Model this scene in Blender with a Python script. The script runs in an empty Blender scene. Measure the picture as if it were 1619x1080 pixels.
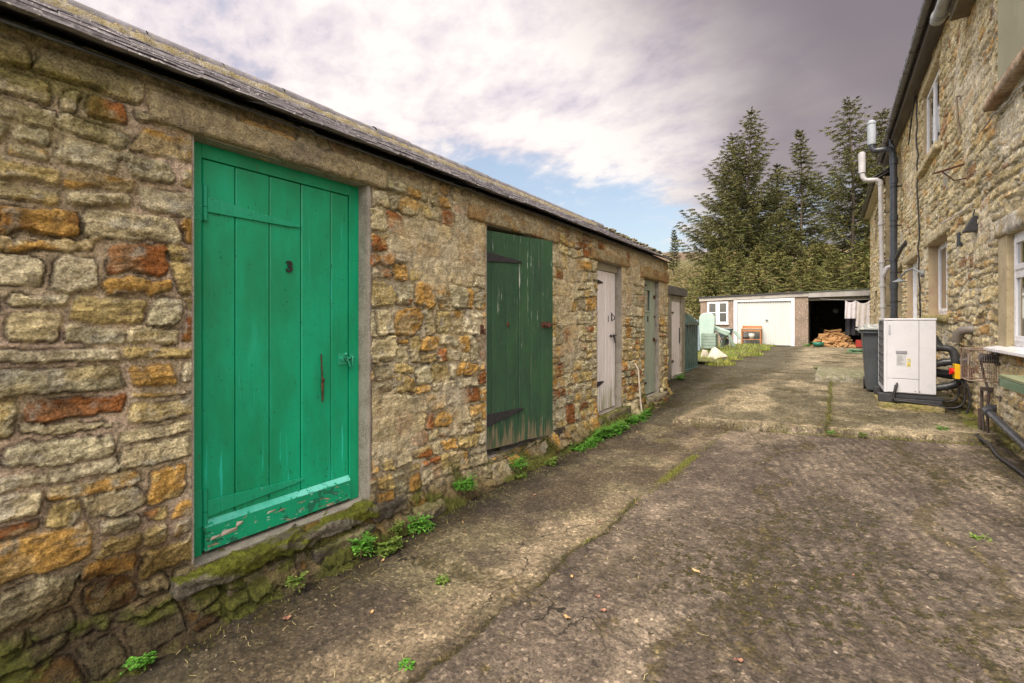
import bpy, math, random
import numpy as np
from mathutils import Vector, Matrix
R = math.radians
SC = bpy.context.scene
COL = SC.collection
# ------------------------------------------------------------------ camera
cam_d = bpy.data.cameras.new("camera"); cam = bpy.data.objects.new("camera", cam_d); COL.objects.link(cam)
cam.location = (0, 0, 1.45); cam.rotation_euler = (R(90), 0, R(35))
cam_d.sensor_width = 36; cam_d.lens = 36*720/1619; cam_d.shift_y = -32/1619
cam_d.clip_start = .05; cam_d.clip_end = 3000
SC.camera = cam
SC.view_settings.view_transform = 'Standard'; SC.view_settings.look = 'None'
SC.view_settings.exposure = 1.35; SC.view_settings.gamma = 1
# ------------------------------------------------------------------ sun + world
SUN_DIR = Vector((-.02, -.60, .80)).normalized()      # towards the sun
sd = bpy.data.lights.new("sun", 'SUN'); sun = bpy.data.objects.new("sun", sd); COL.objects.link(sun)
sd.energy = 2.0; sd.angle = R(24); sd.color = (1.0, .90, .74)
sun.rotation_euler = SUN_DIR.to_track_quat('Z', 'Y').to_euler()
W = bpy.data.worlds.new("World"); SC.world = W; W.use_nodes = True
nt = W.node_tree; nt.nodes.clear()
class NT:
    def __init__(s, nt): s.nt = nt
    def n(s, t, **k):
        nd = s.nt.nodes.new(t)
        for a, b in k.items(): setattr(nd, a, b)
        return nd
    def l(s, a, b): s.nt.links.new(a, b)
    def val(s, sock, v):
        if hasattr(v, 'links') or isinstance(v, bpy.types.NodeSocket): s.l(v, sock)
        else: sock.default_value = v
    def math(s, op, a, b=None, clamp=False):
        m = s.n('ShaderNodeMath', operation=op); m.use_clamp = clamp
        s.val(m.inputs[0], a)
        if b is not None: s.val(m.inputs[1], b)
        return m.outputs[0]
    def noise(s, vec, scale, detail=4, rough=.55, dist=0.):
        m = s.n('ShaderNodeTexNoise'); s.l(vec, m.inputs['Vector'])
        m.inputs['Scale'].default_value = scale; m.inputs['Detail'].default_value = detail
        m.inputs['Roughness'].default_value = rough; m.inputs['Distortion'].default_value = dist
        return m.outputs['Fac']
    def ramp(s, fac, stops, interp='LINEAR'):
        m = s.n('ShaderNodeValToRGB'); cr = m.color_ramp; cr.interpolation = interp
        while len(cr.elements) < len(stops): cr.elements.new(.5)
        for e, (p, c) in zip(cr.elements, stops):
            e.position = p; e.color = (c, c, c, 1) if isinstance(c, (int, float)) else (*c, 1)
        s.l(fac, m.inputs[0]); return m.outputs[0]
    def mix(s, f, a, b, mode='MIX'):
        m = s.n('ShaderNodeMix', data_type='RGBA', blend_type=mode)
        s.val(m.inputs[0], f)
        for i, v in ((6, a), (7, b)):
            if isinstance(v, tuple): m.inputs[i].default_value = (*v[:3], 1)
            else: s.l(v, m.inputs[i])
        return m.outputs[2]
    def mapr(s, v, a, b, c=0., d=1.):
        m = s.n('ShaderNodeMapRange'); m.interpolation_type = 'SMOOTHSTEP'
        s.val(m.inputs[0], v)
        for i, x in enumerate((a, b, c, d)): m.inputs[i+1].default_value = x
        return m.outputs[0]
w = NT(nt)
sky = w.n('ShaderNodeTexSky', sky_type='NISHITA'); sky.sun_disc = False
sky.sun_elevation = math.asin(SUN_DIR.z); sky.sun_rotation = math.atan2(SUN_DIR.x, SUN_DIR.y)
sky.air_density = 1.3; sky.dust_density = 2.5
tc = w.n('ShaderNodeTexCoord'); sep = w.n('ShaderNodeSeparateXYZ'); w.l(tc.outputs['Generated'], sep.inputs[0])
X, Y, Z = sep.outputs
az = w.math('ARCTAN2', X, Y)                                    # radians, 0 along the yard
el = w.math('ARCSINE', Z)
zz = w.math('ADD', w.math('MAXIMUM', Z, 0.), .22)
cv = w.n('ShaderNodeCombineXYZ'); w.l(w.math('DIVIDE', X, zz), cv.inputs[0]); w.l(w.math('DIVIDE', Y, zz), cv.inputs[1])
mp = w.n('ShaderNodeMapping'); w.l(cv.outputs[0], mp.inputs[0]); mp.inputs['Rotation'].default_value = (0, 0, R(35)); mp.inputs['Scale'].default_value = (.95, 1.25, 1)
cvec = mp.outputs[0]
n1 = w.noise(cvec, 1.3, 8, .60, .2); n2 = w.noise(cvec, 5.5, 9, .60, .15); n3 = w.noise(cvec, .55, 4, .5, .2)
puff = w.math('ADD', w.math('MULTIPLY', n1, .62), w.math('MULTIPLY', n2, .38))
lowgap = w.mapr(el, R(11), R(26), .22, -.11)
rightfill = w.mapr(az, R(-24), R(-9), 0., -.25)
band = w.math('ADD', puff, w.math('MULTIPLY', w.math('ADD', lowgap, rightfill), -1))
cover = w.mapr(band, .38, .56)
shade = w.math('ADD', w.math('MULTIPLY', n1, .45), w.math('MULTIPLY', n2, .55))
light_c = w.ramp(shade, [(.38, (.58, .53, .61)), (.46, (.79, .71, .74)), (.56, (.97, .90, .86))])
dark_c = w.ramp(w.math('ADD', w.math('MULTIPLY', n3, .8), w.math('MULTIPLY', n1, .2)), [(.35, (.20, .18, .205)), (.64, (.31, .26, .275))])
azn = w.math('ADD', az, w.math('MULTIPLY', w.math('SUBTRACT', n1, .5), .25))
dk1 = w.mapr(azn, R(-20), R(-4))
dk2 = w.math('ADD', azn, w.math('MULTIPLY', w.math('SUBTRACT', el, R(18)), .9))
dk2 = w.mapr(dk2, R(-22), R(10))
dk = w.math('MULTIPLY', w.math('MAXIMUM', w.math('MULTIPLY', dk1, .9), dk2), w.mapr(az, R(50), R(100), 1., 0.))
cc = w.mix(dk, light_c, dark_c)
blue = w.mix(w.mapr(el, R(2), R(30)), (.55, .58, .62), (.40, .46, .57))
b1 = w.n('ShaderNodeBackground'); w.l(sky.outputs[0], b1.inputs[0]); b1.inputs[1].default_value = .05
b2 = w.n('ShaderNodeBackground'); w.l(blue, b2.inputs[0]); b2.inputs[1].default_value = .20
add = w.n('ShaderNodeAddShader'); w.l(b1.outputs[0], add.inputs[0]); w.l(b2.outputs[0], add.inputs[1])
b3 = w.n('ShaderNodeBackground'); w.l(cc, b3.inputs[0]); glow = w.n('ShaderNodeVectorMath', operation='DOT_PRODUCT'); w.l(tc.outputs['Generated'], glow.inputs[0]); glow.inputs[1].default_value = SUN_DIR
w.l(w.mapr(glow.outputs['Value'], .25, 1., .44, 1.7), b3.inputs[1])
ms = w.n('ShaderNodeMixShader'); w.l(cover, ms.inputs[0]); w.l(add.outputs[0], ms.inputs[1]); w.l(b3.outputs[0], ms.inputs[2])
wo = w.n('ShaderNodeOutputWorld'); w.l(ms.outputs[0], wo.inputs[0])

# ------------------------------------------------------------------ noise in numpy
def _h(ix, iy, seed):
    h = (ix.astype(np.int64)*374761393 + iy.astype(np.int64)*668265263 + seed*1442695041) & 0x7fffffff
    h = ((h ^ (h >> 13))*1274126177) & 0x7fffffff
    h = (h ^ (h >> 16)) & 0x7fffffff
    return (h % 100003)/100003.
def vn(x, y, seed=0):
    x0 = np.floor(x); y0 = np.floor(y); fx = x-x0; fy = y-y0
    fx = fx*fx*fx*(fx*(fx*6-15)+10); fy = fy*fy*fy*(fy*(fy*6-15)+10)
    a = _h(x0, y0, seed); b = _h(x0+1, y0, seed); c = _h(x0, y0+1, seed); d = _h(x0+1, y0+1, seed)
    return (a+(b-a)*fx)*(1-fy)+(c+(d-c)*fx)*fy
def fbm(x, y, f=1., o=4, seed=0, g=.5):
    s = 0; a = 1; t = 0
    for i in range(o):
        s = s+a*vn(x*f+i*17.3, y*f-i*9.1, seed+i*7); t += a; a *= g; f *= 2.03
    return s/t
def ridged(x, y, f=1., o=4, seed=0):
    s = 0; a = 1; t = 0
    for i in range(o):
        s = s+a*(1-np.abs(2*vn(x*f+i*5.3, y*f+i*3.1, seed+i*3)-1)); t += a; a *= .55; f *= 2.1
    return s/t
def sst(a, b, x):
    t = np.clip((x-a)/(b-a), 0, 1); return t*t*(3-2*t)
def lerp3(a, b, t): return a+(b-a)*t[..., None]

# ------------------------------------------------------------------ objects
ORG = {}
def root(name, loc, label, cat, group=None):
    o = bpy.data.objects.new(name, None); COL.objects.link(o); o.location = loc; o.empty_display_size = .1
    o['label'] = label; o['category'] = cat
    if group: o['group'] = group
    ORG[o.name] = Vector(loc); return o
def link(name, me, mat, parent=None, org=None):
    """vertices come in world coordinates; they are moved to the thing's own origin"""
    o = bpy.data.objects.new(name, me); COL.objects.link(o)
    if mat: me.materials.append(mat)
    if parent is not None:
        g = ORG[parent.name]; ORG[o.name] = g
        me.transform(Matrix.Translation(-g)); o.parent = parent
    else:
        g = Vector(org) if org is not None else Vector((0, 0, 0))
        if org is not None: me.transform(Matrix.Translation(-g))
        o.location = g; ORG[o.name] = g
    return o
def tag(o, label, cat, group=None, kind=None):
    o['label'] = label; o['category'] = cat
    if group: o['group'] = group
    if kind: o['kind'] = kind
    return o
def dup(o, loc=None, rot=None, scl=None, label=None, parent=None):
    c = o.copy(); COL.objects.link(c)
    if parent is not None: c.parent = parent
    if loc is not None: c.location = loc
    if rot is not None: c.rotation_euler = rot
    if scl is not None: c.scale = scl
    if label: c['label'] = label
    for ch in [k for k in bpy.data.objects if k.parent == o]: dup(ch, parent=c)
    return c
class MB:
    def __init__(s): s.v = []; s.f = []; s.sm = []
    def add(s, vs, fs, smooth=False):
        b = len(s.v); s.v += [tuple(v) for v in vs]; s.f += [tuple(i+b for i in f) for f in fs]; s.sm += [smooth]*len(fs); return s
    def box(s, a, b, M=None):
        x0, y0, z0 = [min(p, q) for p, q in zip(a, b)]; x1, y1, z1 = [max(p, q) for p, q in zip(a, b)]
        vs = [(x0,y0,z0),(x1,y0,z0),(x1,y1,z0),(x0,y1,z0),(x0,y0,z1),(x1,y0,z1),(x1,y1,z1),(x0,y1,z1)]
        if M: vs = [M @ Vector(v) for v in vs]
        return s.add(vs, [(0,3,2,1),(4,5,6,7),(0,1,5,4),(1,2,6,5),(2,3,7,6),(3,0,4,7)])
    def hexa(s, b4, t4): return s.add(list(b4)+list(t4), [(0,3,2,1),(4,5,6,7),(0,1,5,4),(1,2,6,5),(2,3,7,6),(3,0,4,7)])
    def tube(s, pts, r, n=10, cap=True):
        pts = [Vector(p) for p in pts]; rs = r if isinstance(r, (list, tuple)) else [r]*len(pts)
        rings = []; up = None
        for i, p in enumerate(pts):
            d = (pts[min(i+1, len(pts)-1)]-pts[max(i-1, 0)]).normalized()
            if up is None: up = Vector((0,0,1)) if abs(d.z) < .9 else Vector((1,0,0))
            a = d.cross(up).normalized(); b = a.cross(d).normalized(); up = b
            rings.append([p+(a*math.cos(2*math.pi*k/n)+b*math.sin(2*math.pi*k/n))*rs[i] for k in range(n)])
        vs = [v for g in rings for v in g]; fs = []
        for i in range(len(pts)-1):
            for k in range(n): fs.append((i*n+k, i*n+(k+1)%n, (i+1)*n+(k+1)%n, (i+1)*n+k))
        s.add(vs, fs, True)
        if cap: s.add(rings[0], [tuple(range(n-1, -1, -1))]); s.add(rings[-1], [tuple(range(n))])
        return s
    def lathe(s, prof, c, n=20, M=None):
        vs = []; fs = []
        for r, z in prof:
            for k in range(n):
                v = Vector((r*math.cos(2*math.pi*k/n), r*math.sin(2*math.pi*k/n), z))
                if M: v = M @ v
                vs.append(v+Vector(c))
        for i in range(len(prof)-1):
            for k in range(n): fs.append((i*n+k, i*n+(k+1)%n, (i+1)*n+(k+1)%n, (i+1)*n+k))
        return s.add(vs, fs, True)
    def _ball(s, c, r, n=10, sx=1, sy=1, sz=1):
        vs = []; fs = []; m = 8
        for i in range(m+1):
            a = math.pi*i/m
            for k in range(n): vs.append((c[0]+sx*r*math.sin(a)*math.cos(2*math.pi*k/n), c[1]+sy*r*math.sin(a)*math.sin(2*math.pi*k/n), c[2]-sz*r*math.cos(a)))
        for i in range(m):
            for k in range(n): fs.append((i*n+k, i*n+(k+1)%n, (i+1)*n+(k+1)%n, (i+1)*n+k))
        return s.add(vs, fs, True)
    def mesh(s, name):
        me = bpy.data.meshes.new(name); me.from_pydata(s.v, [], s.f); me.polygons.foreach_set('use_smooth', s.sm); me.update(); return me
    def build(s, name, mat, parent=None, bevel=0, org=None, seg=2):
        o = link(name, s.mesh(name), mat, parent, org)
        if bevel:
            b = o.modifiers.new('bevel', 'BEVEL'); b.width = bevel; b.segments = seg; b.limit_method = 'ANGLE'; b.angle_limit = R(40)
        return o
def grid_mesh(name, P, C=None, keep=None, smooth=True, flip=False, aux=None):
    """P (n,m,3) world positions, C (n,m,3) colours, keep (n-1,m-1) face mask"""
    n, m = P.shape[:2]
    idx = np.arange(n*m).reshape(n, m)
    q = np.stack([idx[:-1, :-1], idx[1:, :-1], idx[1:, 1:], idx[:-1, 1:]], -1).reshape(-1, 4)
    if flip: q = q[:, ::-1]
    if keep is not None: q = q[keep.reshape(-1)]
    used = np.zeros(n*m, bool); used[q.reshape(-1)] = True
    rem = np.cumsum(used)-1; q = rem[q]; V = P.reshape(-1, 3)[used]
    me = bpy.data.meshes.new(name); me.vertices.add(len(V)); me.vertices.foreach_set('co', V.astype(np.float32).reshape(-1))
    me.loops.add(q.size); me.loops.foreach_set('vertex_index', q.astype(np.int32).reshape(-1))
    me.polygons.add(len(q)); me.polygons.foreach_set('loop_start', np.arange(0, q.size, 4, dtype=np.int32))
    me.polygons.foreach_set('use_smooth', np.full(len(q), smooth))
    if C is not None:
        ca = me.attributes.new('Col', 'FLOAT_COLOR', 'POINT'); cc = np.ones((len(V), 4), np.float32)
        cc[:, :C.shape[-1]] = C.reshape(-1, C.shape[-1])[used]; ca.data.foreach_set('color', cc.reshape(-1))
    if aux is not None:
        cb = me.attributes.new('Aux', 'FLOAT_COLOR', 'POINT'); cc = np.zeros((len(V), 4), np.float32); cc[:, 0] = aux.reshape(-1)[used]; cb.data.foreach_set('color', cc.reshape(-1))
    me.update(); me.validate(); return me

# ------------------------------------------------------------------ materials
def newmat(name):
    m = bpy.data.materials.new(name); m.use_nodes = True; t = m.node_tree; t.nodes.clear(); N = NT(t)
    out = N.n('ShaderNodeOutputMaterial'); b = N.n('ShaderNodeBsdfPrincipled'); N.l(b.outputs[0], out.inputs[0])
    tc = N.n('ShaderNodeTexCoord'); return m, N, b, tc.outputs['Object']
def bump(N, b, h, strength=.5, dist=.01, prev=None):
    m = N.n('ShaderNodeBump'); m.inputs['Strength'].default_value = strength; m.inputs['Distance'].default_value = dist
    N.l(h, m.inputs['Height'])
    if prev is not None: N.l(prev, m.inputs['Normal'])
    N.l(m.outputs[0], b.inputs['Normal']); return m.outputs[0]
def stretch(N, vec, s):
    m = N.n('ShaderNodeMapping'); N.l(vec, m.inputs[0]); m.inputs['Scale'].default_value = s; return m.outputs[0]
def plain(name, c1, c2=None, rough=.6, scale=6, bs=.2, bd=.004, bscale=80, metal=0, st=(1,1,1), speck=None, spec=.5):
    m, N, b, v = newmat(name); v = stretch(N, v, st)
    c2 = c2 or tuple(x*.75 for x in c1)
    col = N.mix(N.mapr(N.noise(v, scale, 6, .6), .35, .65), c1, c2)
    if speck: col = N.mix(N.mapr(N.noise(v, speck[0], 3, .6), speck[1], speck[1]+.05), col, speck[2])
    N.l(col, b.inputs['Base Color']); b.inputs['Metallic'].default_value = metal
    N.l(N.mapr(N.noise(v, scale*2.3, 4), .3, .7, max(rough-.12, .03), min(rough+.12, 1)), b.inputs['Roughness'])
    b.inputs['Specular IOR Level'].default_value = spec
    if bs: bump(N, b, N.noise(v, bscale, 5, .6), bs, bd)
    return m
def vertex_stone(name, grain=120, bs=.6, bd=.006, rough=.9, wet=False, chip=0.):
    m, N, b, v = newmat(name)
    a = N.n('ShaderNodeAttribute', attribute_name='Col')
    n1 = N.noise(v, grain, 5, .7); n2 = N.noise(v, grain*.22, 7, .66); n0 = N.noise(v, grain*.07, 5, .6, .6)
    k = N.ramp(n1, [(.30, .42), (.50, 1.), (.68, 1.55)]); k2 = N.ramp(n2, [(.32, .62), (.5, 1.), (.68, 1.36)] if not wet else [(.32, .76), (.5, 1.), (.68, 1.2)])
    col = N.mix(1., a.outputs['Color'], k, 'MULTIPLY'); col = N.mix(1., col, k2, 'MULTIPLY')
    if chip: col = N.mix(1., col, N.ramp(n0, [(.36, .80), (.5, 1.), (.64, 1.16)]), 'MULTIPLY')
    mh = None
    if wet:
        vo = N.n('ShaderNodeTexVoronoi'); N.l(v, vo.inputs['Vector']); vo.inputs['Scale'].default_value = 62; sc_ = N.n('ShaderNodeSeparateColor'); N.l(vo.outputs['Color'], sc_.inputs[0])
        col = N.mix(.75, col, N.ramp(sc_.outputs[0], [(0., .55), (.5, .95), (.9, 1.25), (.97, 2.1)]), 'MULTIPLY')
        col = N.mix(N.mapr(N.noise(v, 48, 8, .7), .62, .65, 0., .6), col, (.020, .016, .012))
        col = N.mix(N.mapr(N.noise(v, 7.5, 10, .74), .60, .62, 0., .45), col, (.034, .028, .022))
        ax = N.n('ShaderNodeAttribute', attribute_name='Aux'); dn = N.n('ShaderNodeSeparateColor'); N.l(ax.outputs['Color'], dn.inputs[0])
        mm_ = N.mapr(N.math('ADD', N.noise(v, 20, 9, .74), N.math('MULTIPLY', dn.outputs[0], .125)), .652, .672)
        dv = N.n('ShaderNodeVectorMath', operation='ADD'); nz = N.n('ShaderNodeTexNoise'); N.l(v, nz.inputs['Vector']); nz.inputs['Scale'].default_value = 2.6; nz.inputs['Detail'].default_value = 6; sv = N.n('ShaderNodeVectorMath', operation='SCALE'); N.l(nz.outputs['Color'], sv.inputs[0]); sv.inputs['Scale'].default_value = .75
        N.l(v, dv.inputs[0]); N.l(sv.outputs[0], dv.inputs[1]); ve = N.n('ShaderNodeTexVoronoi', feature='DISTANCE_TO_EDGE'); N.l(dv.outputs[0], ve.inputs['Vector']); ve.inputs['Scale'].default_value = .8
        ckm = N.math('MULTIPLY', N.mapr(ve.outputs['Distance'], .002, .0065, 1., 0.), N.mapr(N.noise(v, 1.1, 3), .46, .56)); col = N.mix(ckm, col, (.018, .015, .010))
        mh = mm_; col = N.mix(mm_, col, N.mix(N.mapr(N.noise(v, 70, 4, .6), .5, .66), (.030, .025, .009), (.095, .082, .020)))
    N.l(col, b.inputs['Base Color'])
    if wet:
        N.l(N.mapr(a.outputs['Alpha'], 0., 1., .93, .42), b.inputs['Roughness'])
    else: b.inputs['Roughness'].default_value = rough
    b.inputs['Specular IOR Level'].default_value = .3
    p = None
    if chip:
        ds = N.n('ShaderNodeVectorMath', operation='ADD'); nz = N.n('ShaderNodeTexNoise'); N.l(v, nz.inputs['Vector']); nz.inputs['Scale'].default_value = 30; sc = N.n('ShaderNodeVectorMath', operation='SCALE'); N.l(nz.outputs['Color'], sc.inputs[0]); sc.inputs['Scale'].default_value = .05
        N.l(stretch(N, v, (1, .8, 1.6)), ds.inputs[0]); N.l(sc.outputs[0], ds.inputs[1])
        vo = N.n('ShaderNodeTexVoronoi'); N.l(ds.outputs[0], vo.inputs['Vector']); vo.inputs['Scale'].default_value = grain*.28; 
        vo2 = N.n('ShaderNodeTexVoronoi'); N.l(ds.outputs[0], vo2.inputs['Vector']); vo2.inputs['Scale'].default_value = grain*.75
        h = N.math('ADD', vo.outputs['Distance'], N.math('MULTIPLY', vo2.outputs['Distance'], .45)); p = bump(N, b, h, chip, .016)
    if mh is not None: p = bump(N, b, N.math('ADD', mh, N.math('MULTIPLY', vo.outputs['Distance'], -.5)), .7, .004)
    p = bump(N, b, n2, bs*.9, bd*4, p); bump(N, b, n1, bs, bd*1.4, p)
    return m
M_STONE = vertex_stone('rubble_stone', 110, .85, .007, chip=.55)
M_STONE_R = vertex_stone('pale_rubble_stone', 60, .8, .011, chip=.5)
M_YARD = vertex_stone('yard_concrete', 85, .9, .004, wet=True)

# ------------------------------------------------------------------ stone layouts
def layout(u0, u1, v0, v1, seed, rh=(.11, .24), cw=(.18, .5), smin=.16, psplit=.6):
    """coarse rows, cells, then random subdivision. returns rows, per-row edges, list of sub rects"""
    rnd = random.Random(seed); rows = [v0]
    while rows[-1] < v1: rows.append(rows[-1]+rnd.uniform(*rh))
    cells = []; edges = []
    for r in range(len(rows)-1):
        b0, b1 = rows[r], rows[r+1]; e = [u0-rnd.uniform(0, .3)]; row = []
        while e[-1] < u1:
            wd = rnd.uniform(*cw); e.append(e[-1]+wd); a0, a1 = e[-2], e[-1]; subs = []
            if (b1-b0) > smin and rnd.random() < psplit or (b1-b0) > .21:
                f = b0+(b1-b0)*rnd.uniform(.3, .7)
                for c0, c1 in ((b0, f), (f, b1)):
                    if rnd.random() < .45 and wd > .24:
                        g = a0+wd*rnd.uniform(.3, .7); subs += [(a0, g, c0, c1), (g, a1, c0, c1)]
                    else: subs.append((a0, a1, c0, c1))
            elif wd > .3 and rnd.random() < .25:
                g = a0+wd*rnd.uniform(.25, .4); f = b0+(b1-b0)*rnd.uniform(.4, .6)
                subs += [(a0, g, b0, f), (a0, g, f, b1), (g, a1, b0, b1)]
            else: subs.append((a0, a1, b0, b1))
            row.append(subs)
        edges.append(np.array(e)); cells.append(row)
    return rows, edges, cells
def stone_field(U, V, seed, lay, wav=.02, gap=.011, prot=(.012, .04), mort=-.004, rockamp=.014, rad=.03, flush=None):
    """height, stone id, inside mask (0..1)"""
    rows, edges, cells = lay
    Vw = V+(fbm(U, V, 1.1, 2, seed+3)-.5)*wav*5+(fbm(U, V, 9, 3, seed+5)-.5)*wav*.9
    Uw = U+(fbm(U, V, 5, 3, seed+11)-.5)*wav*2.6
    CV = np.zeros(U.shape); ck = fbm(U, V, 6, 4, seed+91); H = np.full(U.shape, mort); ID = np.full(U.shape, -1, int); IN = np.zeros(U.shape)
    en = (fbm(U, V, 30, 3, seed+21)-.5)*.018+(fbm(U, V, 11, 2, seed+22)-.5)*.022
    ri = np.clip(np.searchsorted(rows, Vw.ravel())-1, 0, len(edges)-1).reshape(U.shape)
    sid = 0; rs = np.random.RandomState(seed)
    wu = U+(fbm(U, V, 13, 3, seed+36)-.5)*.06; rock = (ridged(wu*.8, V*1.8, 8, 5, seed+31)-.55)*1.15; rock2 = (ridged(wu, V*1.6, 32, 3, seed+41)-.55)*.9
    for r in range(len(edges)):
        mr = ri == r
        if not mr.any(): sid += sum(len(c) for c in cells[r]); continue
        idx = np.nonzero(mr); uu = Uw[idx]; vv = Vw[idx]
        ci = np.clip(np.searchsorted(edges[r], uu)-1, 0, len(cells[r])-1)
        for c in range(len(cells[r])):
            subs = cells[r][c]; mc = ci == c
            if mc.any():
                jx = (idx[0][mc], idx[1][mc]); u = uu[mc]; v = vv[mc]
                for (a0, a1, b0, b1) in subs:
                    q = rs.rand(10)
                    ms_ = (u >= a0) & (u < a1) & (v >= b0) & (v < b1)
                    if ms_.any():
                        k = (jx[0][ms_], jx[1][ms_]); x = u[ms_]; y = v[ms_]
                        w2, h2 = (a1-a0)/2, (b1-b0)/2; cx, cy = (a0+a1)/2, (b0+b1)/2
                        g = gap*(.5+q[0]*1.1)
                        lx = (x-cx); ly = (y-cy)
                        tl = (q[1]-.5)*.16; ly2 = ly-lx*tl; lx2 = lx-ly*(q[2]-.5)*.5
                        rr = min(h2, w2)*(.12+.42*q[3])
                        ax = np.abs(lx2)-(w2-g-rr); ay = np.abs(ly2)-(h2-g-rr)
                        d = rr-(np.hypot(np.maximum(ax, 0), np.maximum(ay, 0))+np.minimum(np.maximum(ax, ay), 0))
                        d = d+en[k]*(.6+q[4])
                        P = prot[0]+(prot[1]-prot[0])*q[5]
                        rl = np.where(ly2 < 0, rad*.2, rad*(.35+q[6]*.7))
                        s_ = sst(0, 1, d/np.maximum(rl, .004))
                        face = P+rock[k]*rockamp*(.7+q[7])+rock2[k]*rockamp*.8+lx*(q[8]-.5)*.06+ly*(q[9]-.5)*.16
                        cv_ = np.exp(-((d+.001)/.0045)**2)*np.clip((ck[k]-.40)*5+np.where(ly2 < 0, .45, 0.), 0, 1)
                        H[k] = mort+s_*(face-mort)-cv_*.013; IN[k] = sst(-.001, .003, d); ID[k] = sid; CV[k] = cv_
                    sid += 1
            else:
                for _ in subs: rs.rand(10); sid += 1
    mo = (fbm(U, V, 26, 4, seed+51)-.5)*.008+(fbm(U, V, 3.2, 3, seed+52)-.45)*.026
    H = H+(1-IN)*mo
    if flush is not None: H = H*(1-flush)+flush*(.016+(fbm(U, V, 8, 4, seed+61)-.5)*.022)
    return H, ID, IN, CV
def stone_colour(U, V, ID, IN, seed, pal, wts, mortar, mortar2):
    rs = np.random.RandomState(seed+99); n = ID.max()+2
    pal = np.array(pal); pk = rs.choice(len(pal), n, p=np.array(wts)/sum(wts)); br = rs.uniform(.80, 1.2, n)
    pk2 = rs.choice(len(pal), n, p=np.array(wts)/sum(wts)); am = rs.uniform(0, 1, n)
    base = pal[pk][ID]*br[ID][..., None]; sec = pal[pk2][ID]*br[ID][..., None]
    off = ID*.731
    patch = sst(.47, .62, fbm(U+off, V*1.6, 7, 4, seed+71))*am[ID]
    C = lerp3(base, sec, patch)
    C = lerp3(C, np.array([.46, .43, .33])*np.ones_like(C), sst(.60, .76, fbm(U, V, 16, 4, seed+73))*.7)      # pale lichen
    C = lerp3(C, np.array([.21, .155, .09])*np.ones_like(C), sst(.60, .78, fbm(U*1.2, V*3., 13, 4, seed+74))*.55)
    mm = lerp3(np.ones_like(C)*mortar, np.ones_like(C)*mortar2, sst(.35, .65, fbm(U, V, 2.2, 4, seed+75)))
    mm = mm*(.82+.36*fbm(U, V, 40, 3, seed+76))[..., None]
    return lerp3(mm, C, IN)
def gradgrid(a, b, stepf):
    g = [a]
    while g[-1] < b: g.append(g[-1]+stepf(g[-1]))
    g[-1] = b; return np.array(g)
def hole_mask(U, V, holes):
    uc = (U[:-1, :-1]+U[1:, 1:])/2; vc = (V[:-1, :-1]+V[1:, 1:])/2; k = np.ones(uc.shape, bool)
    for (a, b, c, d) in holes: k &= ~((uc > a) & (uc < b) & (vc > c) & (vc < d))
    return k
def snap(g, vals):
    for v in vals:
        i = np.argmin(np.abs(g-v))
        if abs(g[i]-v) < .03: g[i] = v
    return g
def hole_edge(U, V, holes, r=.03):
    f = np.ones(U.shape)
    for (a, b, c, d) in holes:
        dx = np.maximum(np.maximum(a-U, U-b), 0); dy = np.maximum(np.maximum(c-V, V-d), 0); f = np.minimum(f, sst(0, r, np.hypot(dx, dy)))
    return f
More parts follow.
